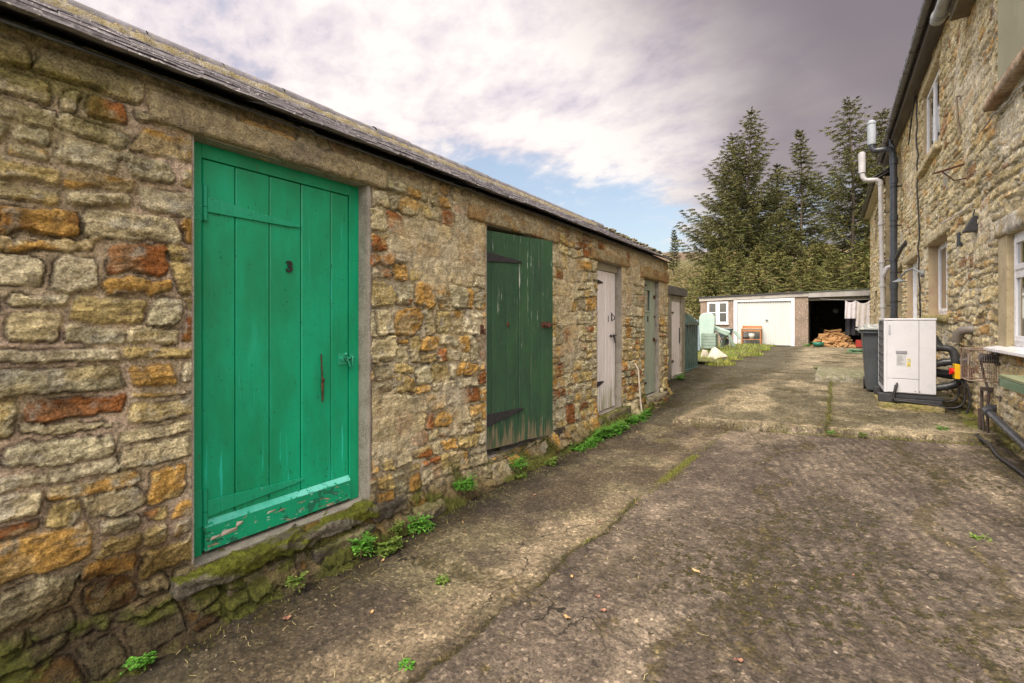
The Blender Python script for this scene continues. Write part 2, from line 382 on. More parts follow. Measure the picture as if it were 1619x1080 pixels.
def rough_block(name, a, b, mat, parent, seed, amp=.012, res=.02, col=(.4, .34, .22), col2=(.3, .2, .1), moss=0, org=None, edge=.02):
    """stone block: six displaced faces with worn arrises, welded"""
    x0, y0, z0 = a; x1, y1, z1 = b; ctr = np.array([(x0+x1)/2, (y0+y1)/2, (z0+z1)/2]); hs = np.array([x1-x0, y1-y0, z1-z0])/2
    VS = []; FS = []; CS = []; base = 0
    for ax in range(3):
        for sg in (-1, 1):
            i, j = [k for k in range(3) if k != ax]
            n = max(2, int(2*hs[i]/res)); m = max(2, int(2*hs[j]/res))
            s_, t_ = np.meshgrid(np.linspace(-1, 1, n+1), np.linspace(-1, 1, m+1), indexing='ij')
            P = np.zeros(s_.shape+(3,)); P[..., ax] = sg*hs[ax]; P[..., i] = s_*hs[i]; P[..., j] = t_*hs[j]
            core = np.clip(P, -(hs-edge), hs-edge); d = P-core; L = np.linalg.norm(d, axis=-1, keepdims=True); P = core+d/np.maximum(L, 1e-6)*np.minimum(L, edge)
            q = P+ctr
            nx = fbm(q[..., 0]*1.3+q[..., 2]*.9, q[..., 1]+q[..., 2]*.5, 9, 4, seed)-.5; ny = fbm(q[..., 1]+q[..., 2], q[..., 0]-q[..., 2]*.7, 26, 4, seed+9)-.5
            dirn = P/np.maximum(np.linalg.norm(P/hs, axis=-1, keepdims=True), 1e-6)/hs
            dirn /= np.maximum(np.linalg.norm(dirn, axis=-1, keepdims=True), 1e-6)
            nr = ridged(q[..., 0]*1.5+q[..., 1], q[..., 2]*2.2+q[..., 0]*.8, 10, 4, seed+19)-.55
            q = q+dirn*((nx*1.6+ny*1.3+nr*1.7)*amp)[..., None]
            t1 = sst(.4, .62, fbm(q[..., 1]*1.2+q[..., 0], q[..., 2]*1.5+q[..., 0], 6, 4, seed+4))
            C = lerp3(np.ones(q.shape)*np.array(col), np.ones(q.shape)*np.array(col2), t1)
            if moss:
                mk = sst(.36, .55, fbm(q[..., 1]+q[..., 2]*2, q[..., 0]*2, 7, 4, seed+14)+(.12 if (ax == 2 and sg == 1) else -.10))*moss
                C = lerp3(C, np.ones(q.shape)*np.array([.11, .12, .012]), mk)
            idx = np.arange(s_.size).reshape(s_.shape)+base
            f = np.stack([idx[:-1, :-1], idx[1:, :-1], idx[1:, 1:], idx[:-1, 1:]], -1).reshape(-1, 4)
            if (sg > 0) == (ax == 1): f = f[:, ::-1]
            VS.append(q.reshape(-1, 3)); FS.append(f); CS.append(C.reshape(-1, 3)); base += s_.size
    V = np.concatenate(VS); F = np.concatenate(FS); C = np.concatenate(CS)
    me = bpy.data.meshes.new(name); me.from_pydata(V.tolist(), [], F.tolist()); me.polygons.foreach_set('use_smooth', [True]*len(F))
    ca = me.attributes.new('Col', 'FLOAT_COLOR', 'POINT'); c4 = np.ones((len(V), 4), np.float32); c4[:, :3] = C; ca.data.foreach_set('color', c4.reshape(-1))
    import bmesh
    bm = bmesh.new(); bm.from_mesh(me); bmesh.ops.remove_doubles(bm, verts=bm.verts, dist=.0008); bm.to_mesh(me); bm.free()
    return link(name, me, mat, parent, org)
def tunnel(name, mat, parent, axis_x, u0, u1, v0, v1, depth, bottom=True, lip=.016, T=.006):
    """four reveal faces of an opening in a wall whose face is the plane X = axis_x; depth signed"""
    m = MB(); xo = axis_x+(lip if depth < 0 else -lip); xi = axis_x+depth
    s = sorted
    m.box((xo, u0-T, v0), (xi, u0+.003, v1)); m.box((xo, u1-.003, v0), (xi, u1+T, v1))
    m.box((xo-(.002 if depth < 0 else -.002), u0-T, v1-.003), (xi, u1+T, v1+T))
    if bottom: m.box((xo-(.002 if depth < 0 else -.002), u0-T, v0-T), (xi, u1+T, v0+.003))
    return m.build(name, mat, parent)
# ================================================================== GROUND
def joint_y(x): return 6.28+.20*(x+1.6)
def ground_z(X, Y, detail=True):
    zf = .035+.028*(X+2.4)
    zb = .174+.126*np.clip((Y-6.5)/2.4, 0, 1)+.03*np.clip((Y-9)/15, 0, 1)
    zl = .035+.17*sst(7.4, 9.6, Y)+.10*sst(9.5, 12.5, Y)
    wv = sst(-2.25, -1.55, X-.35*np.clip((Y-6.3)/4, 0, 1)+(fbm(X, Y, 1.3, 3, 5)-.5)*.25)
    zz = zl*(1-wv)+zb*wv
    s = sst(-.012, .012, Y-joint_y(X)-(fbm(X, Y, 6, 3, 8)-.5)*.05)
    s = np.where(X < -1.75, sst(-.6, .9, Y-6.5), s)
    return zf*(1-s)+zz*s
def gz(x, y): return float(ground_z(np.array([float(x)]), np.array([float(y)]))[0])
def groove(d, w): return np.exp(-(d/w)**2)
def make_yard():
    ys = gradgrid(-1.2, 26., lambda y: max(.0075, min(.09, .0033*math.hypot(y, 1.4))) if y > .4 else .03)
    xs = np.linspace(-3.0, 1.95, 430)
    X, Y = np.meshgrid(xs, ys, indexing='ij')
    z = ground_z(X, Y)
    f1 = fbm(X, Y, 1.1, 4, 101); f2 = fbm(X, Y, 5, 5, 102); f3 = fbm(X, Y, 22, 4, 103); f4 = fbm(X, Y, 60, 3, 104); f5 = fbm(X*1., Y, .45, 3, 105)
    z += (f2-.5)*.018+(f3-.5)*.007+(f4-.5)*.0055
    # the old patched asphalt strip by the shed / joint between strip and slab
    jl = X-(-1.24+.055*(Y-3)+(fbm(X*0, Y, 1.2, 4, 110)-.5)*.30+(fbm(X, Y, 8, 3, 111)-.5)*.05)
    strip = 1-sst(-.02, .02, jl); fore = 1-sst(-.01, .01, Y-joint_y(X)); back = 1-fore
    jd = groove(jl, .016)*fore*sst(.42, .5, fbm(X, Y, 1.6, 2, 113)+.1)
    # cross joints and lane joints beyond the step
    lj = X-(-.04+.01*(Y-6)+(fbm(X, Y, 3, 2, 114)-.5)*.06)
    jj = groove(lj, .028)*back*(1-sst(12., 12.4, Y))
    for yy, wd in ((12.6, .03), (17., .05), (20.2, .05)): jj = np.maximum(jj, groove(Y-yy-.02*X-(fbm(X, Y, 2, 2, 115)-.5)*.06, wd))
    edge = groove(Y-joint_y(X)+.035-(fbm(X, Y, 6, 3, 8)-.5)*.05, .035)*sst(-1.75, -1.6, X)
    # broken pits and cracks
    ck1 = np.abs(fbm(X, Y, 1.0, 4, 121)-.5); crack = groove(ck1, .0035)*sst(.5, .6, fbm(X, Y, .8, 2, 122))*(1-back*.7)
    pit = sst(.60, .66, fbm(X, Y*1.0, 3.1, 5, 123))*sst(.50, .60, fbm(X, Y, .7, 2, 124))
    tamp = np.sin((Y*.25+X)*2*math.pi/.085+6*fbm(X, Y, 1, 2, 125))*sst(-.9, -.2, X)*fore
    z += tamp*.0028-.012*jd-.010*jj-.010*crack-.010*pit*(.6+f4)-.012*edge
    # colours
    conc = np.array([.118, .097, .080]); concL = np.array([.22, .185, .145]); dk = np.array([.058, .047, .040]); brown = np.array([.085, .068, .046]); mossc = np.array([.040, .033, .010]); tan = np.array([.22, .185, .13])
    o = np.ones(X.shape+(3,))
    C = lerp3(o*conc, o*concL, sst(.50, .72, fbm(X, Y*.7, 1.7, 5, 131))*.75)
    C = lerp3(C, o*dk, sst(.44, .62, fbm(X*1.2, Y*.6, 1.25, 5, 132))*.70)
    C = lerp3(C, o*concL, sst(.62, .72, fbm(X, Y, 14, 4, 133))*.22)
    C = C*(1+.24*np.sin((Y*.25+X)*2*math.pi/.085+6*fbm(X, Y, 1, 2, 125))*sst(-.9, -.2, X)*sst(.45, .6, f2+.05))[..., None]
    # near strip: brown grime, one long pale scoured streak
    S = lerp3(o*brown*.82, o*np.array([.135, .118, .075]), sst(.4, .66, fbm(X, Y, 2.2, 5, 134)))
    S = lerp3(S, o*dk, sst(.5, .66, fbm(X, Y, 3.3, 5, 135))*.55)
    d = np.abs((X+1.42)-.30*(Y-2.4)*.35)+(fbm(X, Y, 3, 4, 136)-.5)*.34
    st = (1-sst(.02, .26, d))*sst(1.2, 1.9, Y+f2)*(1-sst(2.9, 3.9, Y))
    d2 = np.abs(X+1.30-(Y-5)*.02)+(fbm(X, Y, 3, 3, 137)-.5)*.3; st = np.maximum(st, .75*(1-sst(.0, .22, d2))*sst(4.1, 4.8, Y)*(1-sst(5.6, 6.4, Y)))
    S = lerp3(S, o*np.array([.30, .245, .175]), st*(.35+.4*f3))
    C = lerp3(C, S, np.clip(strip*fore+strip*back*.9, 0, 1))
    # slabs beyond the step: paler, with tan scoured patches
    Bc = lerp3(o*np.array([.120, .108, .072]), o*np.array([.27, .235, .165]), sst(.42, .66, fbm(X*1.3, Y*.9, 1.5, 5, 138)))
    Bc = lerp3(Bc, o*np.array([.085, .076, .05]), sst(.50, .66, fbm(X, Y*.7, 2.1, 5, 139))*.7)
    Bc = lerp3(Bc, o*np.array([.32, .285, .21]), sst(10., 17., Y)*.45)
    asph = (1-sst(-2.0, -1.5, X-.16*np.clip(Y-6.3, 0, 5)+(fbm(X, Y, 1.5, 4, 140)-.5)*.5))
    Bc = lerp3(Bc, o*np.array([.062, .057, .040]), asph*.85)
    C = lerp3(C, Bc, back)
    # pale lip of the step
    C = lerp3(C, o*tan*1.25, .9*np.exp(-((Y-joint_y(X)-(fbm(X, Y, 6, 3, 8)-.5)*.05-.075)/.05)**2)*sst(-1.75, -1.55, X)*sst(.28, .46, fbm(X, Y, 4, 4, 141)))
    C = lerp3(C, o*tan*1.1, groove(X+1.6-.18*np.clip(Y-6.3, 0, 4)+(fbm(X, Y, 3, 3, 142)-.5)*.2, .10)*back*(1-sst(9.5, 11, Y))*.8)
    mot = fbm(X, Y, 9, 5, 171); mo2 = fbm(X, Y, 36, 5, 172, .6)
    C = C*(1+.8*(mot-.5)+.5*(mo2-.5))[..., None]
    pt = sst(.585, .63, mo2+.3*(mot-.5))*sst(.44, .56, fbm(X, Y, 2.3, 3, 173)); z -= pt*.003
    # moss: in joints, round cracks, blotches to the right and foreground
    mz = .6*sst(.62, .69, fbm(X, Y*.8, 3.6, 7, 151)+.11*sst(-1, .9, X)-.05*sst(3.2, 5, Y)+.03*(1-sst(2, 3, Y)))*sst(.50, .60, fbm(X, Y, 24, 4, 152))*sst(-1.5, -.9, X)
    mz = mz*.6
    mz = np.maximum(mz, .7*sst(.66, .85, groove(X-.62+(fbm(X, Y, 1.5, 3, 153)-.5)*.5, .10)+groove(X+.42+(fbm(X, Y, 1.2, 3, 154)-.5)*.8, .06)+fbm(X, Y, 22, 3, 155)*1.1-.62)*fore)
    mz = np.maximum(mz, jd*.9); mz = np.maximum(mz, jj*.9); mz = np.maximum(mz, crack*.8); mz = np.maximum(mz, pit*.75*sst(.4, .6, f4))
    mz = np.maximum(mz, sst(.52, .68, fbm(X, Y, 5, 4, 156)+.22*sst(.75, 1.5, X))*sst(.9, 1.35, X)*.85)
    mz = np.maximum(mz, edge*sst(.45, .55, fbm(X, Y, 5, 3, 157)))
    mz = np.maximum(mz, (1-sst(-2.32, -2.02, X+(fbm(X, Y, 3, 3, 158)-.5)*.3))*sst(.45, .62, fbm(X, Y, 7, 4, 159))*.8)
    mz = np.maximum(mz, sst(.60, .70, fbm(X, Y, 1.8, 5, 160))*back*.8)
    C = lerp3(C, lerp3(o*mossc, o*np.array([.085, .068, .016]), sst(.56, .75, f3)), np.clip(mz, 0, 1)*(.75+.3*f4))
    z += mz*.006*(f4+.3)
    C = lerp3(C, o*np.array([.30, .26, .20]), sst(.75, .79, f4)*.35*(1-mz)); C = lerp3(C, o*.02, sst(.70, .76, 1-f4)*.6)
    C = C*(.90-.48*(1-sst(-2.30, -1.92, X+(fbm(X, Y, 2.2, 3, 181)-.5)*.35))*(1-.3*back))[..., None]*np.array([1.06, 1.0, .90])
    wet = np.clip(sst(.48, .66, fbm(X, Y, .9, 3, 161))*fore*(1-strip)*(1-mz)*.55, 0, 1)*(1-sst(4.6, 5.8, Y)*.2)
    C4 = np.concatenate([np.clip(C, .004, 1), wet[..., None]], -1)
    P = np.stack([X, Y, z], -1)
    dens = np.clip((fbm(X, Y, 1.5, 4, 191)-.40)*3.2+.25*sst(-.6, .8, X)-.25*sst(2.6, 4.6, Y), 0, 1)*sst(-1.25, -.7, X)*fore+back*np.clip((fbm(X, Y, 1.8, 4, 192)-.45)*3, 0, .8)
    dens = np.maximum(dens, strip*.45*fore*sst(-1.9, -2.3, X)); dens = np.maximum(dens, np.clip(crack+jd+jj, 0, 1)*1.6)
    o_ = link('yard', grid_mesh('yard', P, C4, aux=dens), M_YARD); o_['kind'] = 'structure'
make_yard()
def make_terrain():
    rr = np.concatenate([np.linspace(0, 40, 41), np.geomspace(42, 900, 90)]); th = np.linspace(0, 2*math.pi, 181)
    Rr, T = np.meshgrid(rr, th, indexing='ij'); X = Rr*np.sin(T); Y = 10+Rr*np.cos(T)
    s = np.clip(Y-27, 0, 235)
    z = -.06+.155*s+(fbm(X, Y, .012, 5, 201)-.5)*sst(0, 60, s)*16+(fbm(X, Y, .3, 4, 202)-.5)*sst(0, 12, s)*.8
    z = np.where((X < -3.2) & (Y < 27), z+.22, z)
    o = np.ones(X.shape+(3,))
    C = lerp3(o*np.array([.12, .115, .045]), o*np.array([.21, .16, .085]), sst(.4, .6, fbm(X, Y, .06, 5, 203)))
    C = lerp3(C, o*np.array([.13, .085, .06]), sst(90, 190, Y)*.8)
    P = np.stack([X, Y, z], -1)
    o_ = link('terrain', grid_mesh('terrain', P, C, flip=True), vertex_stone('moor_grass', 3, .8, .25)); o_['kind'] = 'structure'
make_terrain()
def terr_z(x, y):
    s = min(max(y-27, 0), 235); X = np.array([float(x)]); Y = np.array([float(y)])
    t = lambda a, b, v: float(sst(a, b, np.array([v]))[0])
    return -.06+.155*s+float(fbm(X, Y, .012, 5, 201)[0]-.5)*t(0, 60, s)*16+float(fbm(X, Y, .3, 4, 202)[0]-.5)*t(0, 12, s)*.8

# ================================================================== STONE SHED (left)
LX = -2.48
shed = root('stone_shed', (LX, 4, 0), 'long low rubble stone outbuilding with slate roof and a row of painted doors', 'outbuilding')
G = (.90, 1.885, .285, 2.335); D2 = (3.14, 4.26, .24, 2.30); D3 = (5.44, 6.28, .22, 2.24); D4 = (7.26, 8.02, .20, 2.15)
HOLES = [G, D2, D3, D4]
def left_wall():
    U0, U1, V0, V1 = -1.2, 8.53, -.12, 2.56
    us = gradgrid(U0, U1, lambda y: max(.0062, min(.014, .0026*math.hypot(y, 2.4)))if y > .1 else .02)
    us = snap(us, [h for q in HOLES for h in q[:2]]); vs = snap(np.linspace(V0, V1, 335), [h for q in HOLES for h in q[2:]])
    U, V = np.meshgrid(us, vs, indexing='ij')
    near = sst(2.35, 2.0, U)*0+ (U < 1.4)
    mid = (U > 1.88)*1.
    fl = sst(.50, .64, fbm(U, V, 1.5, 4, 301)+.10*sst(1.2, 2.1, V)-.12*sst(.9, .4, V)*1.)*mid*.85
    Ha, Ia, Na, Va = stone_field(U, V, 11, layout(U0, 1.6, V0, V1, 11, rh=(.12, .24), cw=(.16, .46), psplit=.78, smin=.14), wav=.024, gap=.009, prot=(.008, .024), rockamp=.020, rad=.013)
    Hb, Ib, Nb, Vb = stone_field(U, V, 12, layout(1.5, U1, V0, V1, 12, rh=(.10, .24), cw=(.09, .27), psplit=.5, smin=.19), wav=.040, gap=.008, prot=(.006, .028), rockamp=.026, rad=.013, flush=fl)
    pal = [(.58, .50, .29), (.50, .45, .275), (.66, .58, .37), (.58, .345, .09), (.34, .13, .035), (.55, .425, .17)]
    Ca = stone_colour(U, V, Ia, Na, 11, pal, [6, 4, 3.5, 2.4, 1.0, 3.4], np.array([.64, .50, .36]), np.array([.55, .45, .30]))
    Cb = stone_colour(U, V, Ib, Nb*(1-fl*.8), 12, pal, [4, 3, 2, 3.6, 2.6, 3.6], np.array([.58, .48, .28]), np.array([.55, .48, .33]))
    Ca = Ca*(1-.50*Va)[..., None]; Cb = Cb*(1-.58*Vb*(1-fl))[..., None]  # joint crevices darkened in colour: crack dirt plus a painted thin shadow line
    a = (U < 1.4)
    H = np.where(a, Ha, Hb); C = np.where(a[..., None], Ca, Cb)
    H = .006+(H-.006)*hole_edge(U, V, HOLES, .035)
    H += sst(.34, -.02, V)*(.075+.10*fbm(U, V*0, 1.6, 3, 305))+sst(.16, 0., V)*.05
    # damp black-green foot of the wall and algae under the eaves
    lf = .20*sst(1.15, .55, U); fo = sst(.46, .12, V-lf+(fbm(U, V, 3.2, 4, 306)-.5)*.46+.09*sst(2.2, 3.5, U)); C = lerp3(C, C*np.array([.26, .225, .155]), fo*.95)
    fo2 = sst(.17, .02, V-lf+(fbm(U, V, 5, 4, 316)-.5)*.2+.05*sst(2., 3.5, U)); C = lerp3(C, C*.35, fo2*.9)
    mo = sst(.53, .62, fbm(U, V*1.2, 3.6, 5, 307)+.20*sst(.22, .02, V-lf)-.07+.10*sst(.7, .35, U))*sst(.42, .20, V-lf); C = lerp3(C, np.ones_like(C)*np.array([.070, .078, .010]), mo*.9); H += mo*.012*(.4+fbm(U, V, 60, 3, 308))
    al = sst(.52, .64, fbm(U, V*1.5, 2.2, 4, 309)+.17*sst(2.25, 2.5, V))*sst(2.0, 2.35, V)*sst(2.6, .9, U)
    C = lerp3(C, np.ones_like(C)*np.array([.21, .185, .045]), al*.75)
    top = sst(2.40, 2.50, V+(fbm(U, V, 5, 3, 310)-.5)*.10); C = lerp3(C, np.ones_like(C)*np.array([.30, .25, .17]), top*.6); H = H*(1-top*.6)
    P = np.stack([LX+H, U, V], -1)
    link('wall', grid_mesh('wall', P, C, hole_mask(U, V, HOLES), flip=False), M_STONE, shed)
left_wall()
M_REND = plain('grey_cement', (.30, .27, .22), (.20, .18, .145), .9, 9, .8, .006, 160, speck=(140, .56, (.42, .38, .31)))
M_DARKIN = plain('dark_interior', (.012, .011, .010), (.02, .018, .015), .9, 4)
M_CONC = plain('pale_concrete', (.34, .31, .25), (.22, .20, .14), .9, 5, .7, .008, 90, speck=(60, .6, (.16, .14, .09)))
for q in HOLES:
    tunnel('reveal', M_REND, shed, LX, *q, -.26, lip=.010)
# concrete jamb proud on the right of the first door
mb = MB(); zs = np.linspace(.27, 2.33, 30)
for i in range(29):
    ww = .025+.02*float(fbm(np.array([zs[i]]), np.array([.5]), 3, 3, 5)[0])
    w2 = .025+.02*float(fbm(np.array([zs[i+1]]), np.array([.5]), 3, 3, 5)[0])
    mb.add([(LX-.02, 1.886, zs[i]), (LX+.020, 1.886, zs[i]), (LX+.016, 1.886+ww, zs[i]), (LX-.02, 1.886+ww, zs[i]), (LX-.02, 1.886, zs[i+1]), (LX+.020, 1.886, zs[i+1]), (LX+.016, 1.886+w2, zs[i+1]), (LX-.02, 1.886+w2, zs[i+1])],
           [(0,1,5,4),(1,2,6,5),(2,3,7,6)], True)
mb.build('jamb', M_REND, shed)
LINT = (.40, .33, .19); LINT2 = (.36, .235, .10)
rough_block('lintel', (LX-.24, .73, 2.337), (LX+.040, 2.03, 2.462), M_STONE, shed, 41, .010, .022, LINT, (.31, .26, .17), edge=.012)
rough_block('lintel', (LX-.24, 2.88, 2.302), (LX+.045, 4.40, 2.43), M_STONE, shed, 42, .012, .022, LINT, LINT2, edge=.014)
rough_block('lintel', (LX-.24, 5.25, 2.242), (LX+.050, 6.52, 2.38), M_STONE, shed, 43, .012, .025, LINT, LINT2, edge=.014)
rough_block('lintel', (LX-.24, 7.05, 2.152), (LX+.05, 8.50, 2.33), M_STONE, shed, 44, .014, .025, (.38, .28, .13), (.33, .2, .08), edge=.014)
rough_block('threshold', (LX-.22, .80, .205), (LX+.115, 1.90, .280), M_STONE, shed, 45, .026, .010, (.19, .17, .125), (.11, .095, .065), moss=1.0, edge=.012)
rough_block('threshold', (LX-.22, 3.0, .12), (LX+.04, 4.36, .238), M_STONE, shed, 46, .012, .02, (.20, .165, .09), (.12, .10, .055), moss=.6)
rough_block('threshold', (LX-.22, 5.35, .08), (LX+.10, 6.45, .218), M_STONE, shed, 47, .012, .03, (.20, .17, .10), (.12, .10, .055), moss=.9)
rough_block('threshold', (LX-.22, 7.15, .08), (LX+.10, 8.25, .198), M_STONE, shed, 48, .010, .03, (.30, .26, .18), (.2, .17, .11), moss=.3)
for k, (y0, y1, z0, z1, px) in enumerate([(1.02, 1.42, .10, .17, .09), (1.45, 1.86, .06, .165, .13), (1.88, 2.16, .16, .245, .10), (2.20, 2.46, .05, .13, .17), (4.30, 4.50, .18, .27, .05)]):
    rough_block('foundation_stone', (LX-.1, y0, z0), (LX+px, y1, z1), M_STONE, shed, 60+k, .020, .012, (.20, .165, .10), (.07, .06, .042), moss=.4 if z1 < .2 else 0, edge=.010)
# end wall, back wall, gable
mb = MB(); mb.box((LX-.02, 8.32, -.1), (-4.95, 8.51, 2.5)); mb.box((-4.95, -2.0, -.1), (-4.75, 8.51, 2.5)); mb.box((LX-.02, -2.2, -.1), (-4.95, -2.0, 2.5)); mb.box((LX-.02, -2.0, -.1), (LX-.24, -1.15, 2.52))
mb.add([(LX-.02, 8.49, 2.49), (-4.95, 8.49, 2.49), (-3.68, 8.49, 3.2), (LX-.02, 8.31, 2.49), (-4.95, 8.31, 2.49), (-3.68, 8.31, 3.2)], [(0,1,2),(3,5,4),(0,2,5,3),(1,4,5,2)])
mb.build('side_wall', M_CONC, shed)
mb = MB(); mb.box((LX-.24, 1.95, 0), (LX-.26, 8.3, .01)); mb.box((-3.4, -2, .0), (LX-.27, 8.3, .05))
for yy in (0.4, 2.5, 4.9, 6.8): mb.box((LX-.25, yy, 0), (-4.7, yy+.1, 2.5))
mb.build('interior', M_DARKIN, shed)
# --- roof
M_SLATE = plain('stone_slate', (.26, .24, .25), (.14, .13, .135), .8, 9, .9, .006, 60, speck=(35, .60, (.46, .43, .41)))
M_SLATE_E = M_SLATE
rnd = random.Random(5)
def slate_slope(name, x0, z0, x1, z1, ya, yb, rows, wd, mat, parent, seed, th=.016, jit=.010, sgn=1):
    """courses from eave (x0,z0) to ridge (x1,z1)"""
    rnd = random.Random(seed); L = math.hypot(x1-x0, z1-z0); d = Vector(((x1-x0)/L, 0, (z1-z0)/L)); n = Vector((-d.z, 0, d.x)); n = n if n.z > 0 else -n
    ex = L/rows; m = MB()
    for r in range(rows):
        y = ya-rnd.random()*wd
        while y < yb:
            ww = wd*rnd.uniform(.7, 1.3); a = max(y, ya)+.003; b = min(y+ww, yb)-.002; y += ww
            if b-a < .03: continue
            st = Vector((x0, 0, z0))+d*(r*ex-rnd.uniform(0, jit)); le = min(ex*1.9, L-r*ex+.02); t = th*rnd.uniform(.7, 1.35)
            lo = (th+.007)/.53+rnd.uniform(-.002, .004); hi = .002
            seg = max(1, int((b-a)/.06)); lowp = []
            for k in range(seg+1):
                yy = a+(b-a)*k/seg; q = st-d*rnd.uniform(-.006, .006)+n*rnd.uniform(-.0022, .0022); lowp.append((yy, q))
            for k in range(seg):
                (ya_, qa), (yb_, qb) = lowp[k], lowp[k+1]; e = st+d*le
                def V(q, yv, off, s_=0.): return (q.x+n.x*off+d.x*s_, yv, q.z+n.z*off+d.z*s_)
                c1, c2, g = t*.35, rnd.uniform(.004, .009), .030
                va = [V(qa, ya_, lo-t, g), V(qa, ya_, lo-t*.50, .004), V(qa, ya_, lo-c1), V(qa, ya_, lo, c2), V(e, ya_, hi), V(e, ya_, hi-t)]
                vb = [V(qb, yb_, lo-t, g), V(qb, yb_, lo-t*.50, .004), V(qb, yb_, lo-c1), V(qb, yb_, lo, c2), V(e, yb_, hi), V(e, yb_, hi-t)]
                fs = [(i, (i+1) % 6, 6+(i+1) % 6, 6+i) for i in range(6)]
                if k == 0: fs.append((5,4,3,2,1,0))
                if k == seg-1: fs.append((6,7,8,9,10,11))
                m.add(va+vb, fs)
    return m.build(name, mat, parent)
slate_slope('roof_slates', LX+.100, 2.523, -3.70, 3.235, -2.1, 8.56, 7, .30, M_SLATE, shed, 21, th=.021, jit=.020)
mb = MB(); mb.hexa([(LX+.07, -2.1, 2.512), (-3.7, -2.1, 3.20), (-3.7, 8.5, 3.20), (LX+.07, 8.5, 2.512)], [(LX+.07, -2.1, 2.522), (-3.7, -2.1, 3.22), (-3.7, 8.5, 3.22), (LX+.07, 8.5, 2.522)])
mb.hexa([(-3.7, -2.1, 3.20), (-5.1, -2.1, 2.45), (-5.1, 8.5, 2.45), (-3.7, 8.5, 3.20)], [(-3.7, -2.1, 3.235), (-5.1, -2.1, 2.49), (-5.1, 8.5, 2.49), (-3.7, 8.5, 3.235)])
mb.build('roof_deck', plain('dark_board', (.045, .05, .042), (.03, .03, .025), .9, 8, .5), shed)
# ridge: bedded mortar band with lichen, half round tiles
M_LICH = plain('lichen_mortar', (.25, .20, .085), (.30, .27, .21), .95, 14, .9, .012, 70, speck=(40, .57, (.16, .13, .07)))
mb = MB()
n_ = 160
ro = [(rnd.uniform(-.012, .014), rnd.uniform(-.006, .008)) for _ in range(n_+1)]
for i in range(n_):
    y0 = -2.1+i*10./n_; y1 = y0+10./n_; (o1, o2), (p1, p2) = ro[i], ro[i+1]
    mb.add([(-3.545+o1, y0, 3.205+o2), (-3.545+p1, y1, 3.205+p2), (-3.635, y1, 3.315), (-3.635, y0, 3.315), (-3.56+o1, y0, 3.13), (-3.56+p1, y1, 3.13)], [(0,1,2,3),(4,5,1,0)], True)
mb.build('ridge_mortar', M_LICH, shed)
M_RIDGE = plain('ridge_tile', (.20, .19, .21), (.13, .12, .12), .8, 10, .6, .006, 70, speck=(20, .62, (.32, .27, .15)))
y = -2.1; mb = MB()
while y < 7.9:
    pts = []; rr = .095+rnd.uniform(-.004, .004); dz = rnd.uniform(-.004, .004)
    for (yy, r2) in ((y, rr), (y+.445, rr), (y+.45, rr-.02), (y+.45, rr-.03)): pts.append([(-3.70+r2*math.cos(a), yy, 3.262+dz+r2*math.sin(a)) for a in [R(-25+230*k/12) for k in range(13)]])
    for i in range(3): mb.add(pts[i]+pts[i+1], [(k, 13+k, 14+k, k+1) for k in range(12)], True)
    y += .452
mb.build('ridge_tiles', M_RIDGE, shed)
# rough mossy verge at the far end
M_MOSSR = plain('mossy_stone', (.17, .145, .075), (.085, .075, .05), .95, 20, .9, .015, 50, speck=(25, .58, (.30, .27, .19)))
mb = MB()
for i in range(44):
    t = i/43; x = LX+.16-(1.26)*t; zz = 2.545+.70*t
    for k in range(3): mb._ball((x+rnd.uniform(-.03, .03), 8.38+rnd.uniform(-.18, .16), zz+rnd.uniform(-.01, .04)), rnd.uniform(.018, .038), 7, rnd.uniform(.8, 1.6), rnd.uniform(.8, 2.2), rnd.uniform(.35, .7))
mb.build('verge_stones', M_MOSSR, shed)

# --- doors
def paint(name, c1, c2, layers=(), rough=.42, dirt=(.05, .04, .03), fine=.35, bs=.15):
    """weathered paint; layers = list of (colour, scale xyz, threshold, width, zlo, zhi, ymask) in object space"""
    m, N, b, v = newmat(name)
    sp = N.n('ShaderNodeSeparateXYZ'); N.l(v, sp.inputs[0])
    col = N.mix(N.mapr(N.noise(stretch(N, v, (1, 1, .35)), 5, 5, .6), .3, .7), c1, c2)
    col = N.mix(N.mapr(N.noise(stretch(N, v, (1, 3, .25)), 22, 5, .65), .55, .75, 0., fine), col, tuple(x*.55 for x in c1))
    col = N.mix(N.mapr(N.noise(v, 55, 3, .6), .66, .70, 0., .8), col, tuple(x*.4+.01 for x in c1))
    hts = None
    for (lc, sc, th, wd, z0, z1, zs) in layers:
        f = N.noise(stretch(N, v, sc), 1., 5, .62, .2)
        g = N.math('ADD', f, N.mapr(sp.outputs[2], z0, z1, zs, 0.))
        msk = N.mapr(g, th, th+wd); col = N.mix(msk, col, lc)
        hts = msk if hts is None else N.math('MAXIMUM', hts, msk)
    N.l(col, b.inputs['Base Color']); b.inputs['Specular IOR Level'].default_value = .4
    rg = N.mapr(N.noise(v, 13, 4), .3, .7, rough-.08, rough+.12)
    if hts is not None: rg = N.math('MAXIMUM', rg, N.math('MULTIPLY', hts, .9))
    N.l(rg, b.inputs['Roughness'])
    h = N.noise(stretch(N, v, (1, 2.2, .3)), 45, 5, .6)
    p = bump(N, b, h, bs, .003)
    if hts is not None:
        bump(N, b, N.math('MULTIPLY', hts, -1), .6, .002, p)
    return m
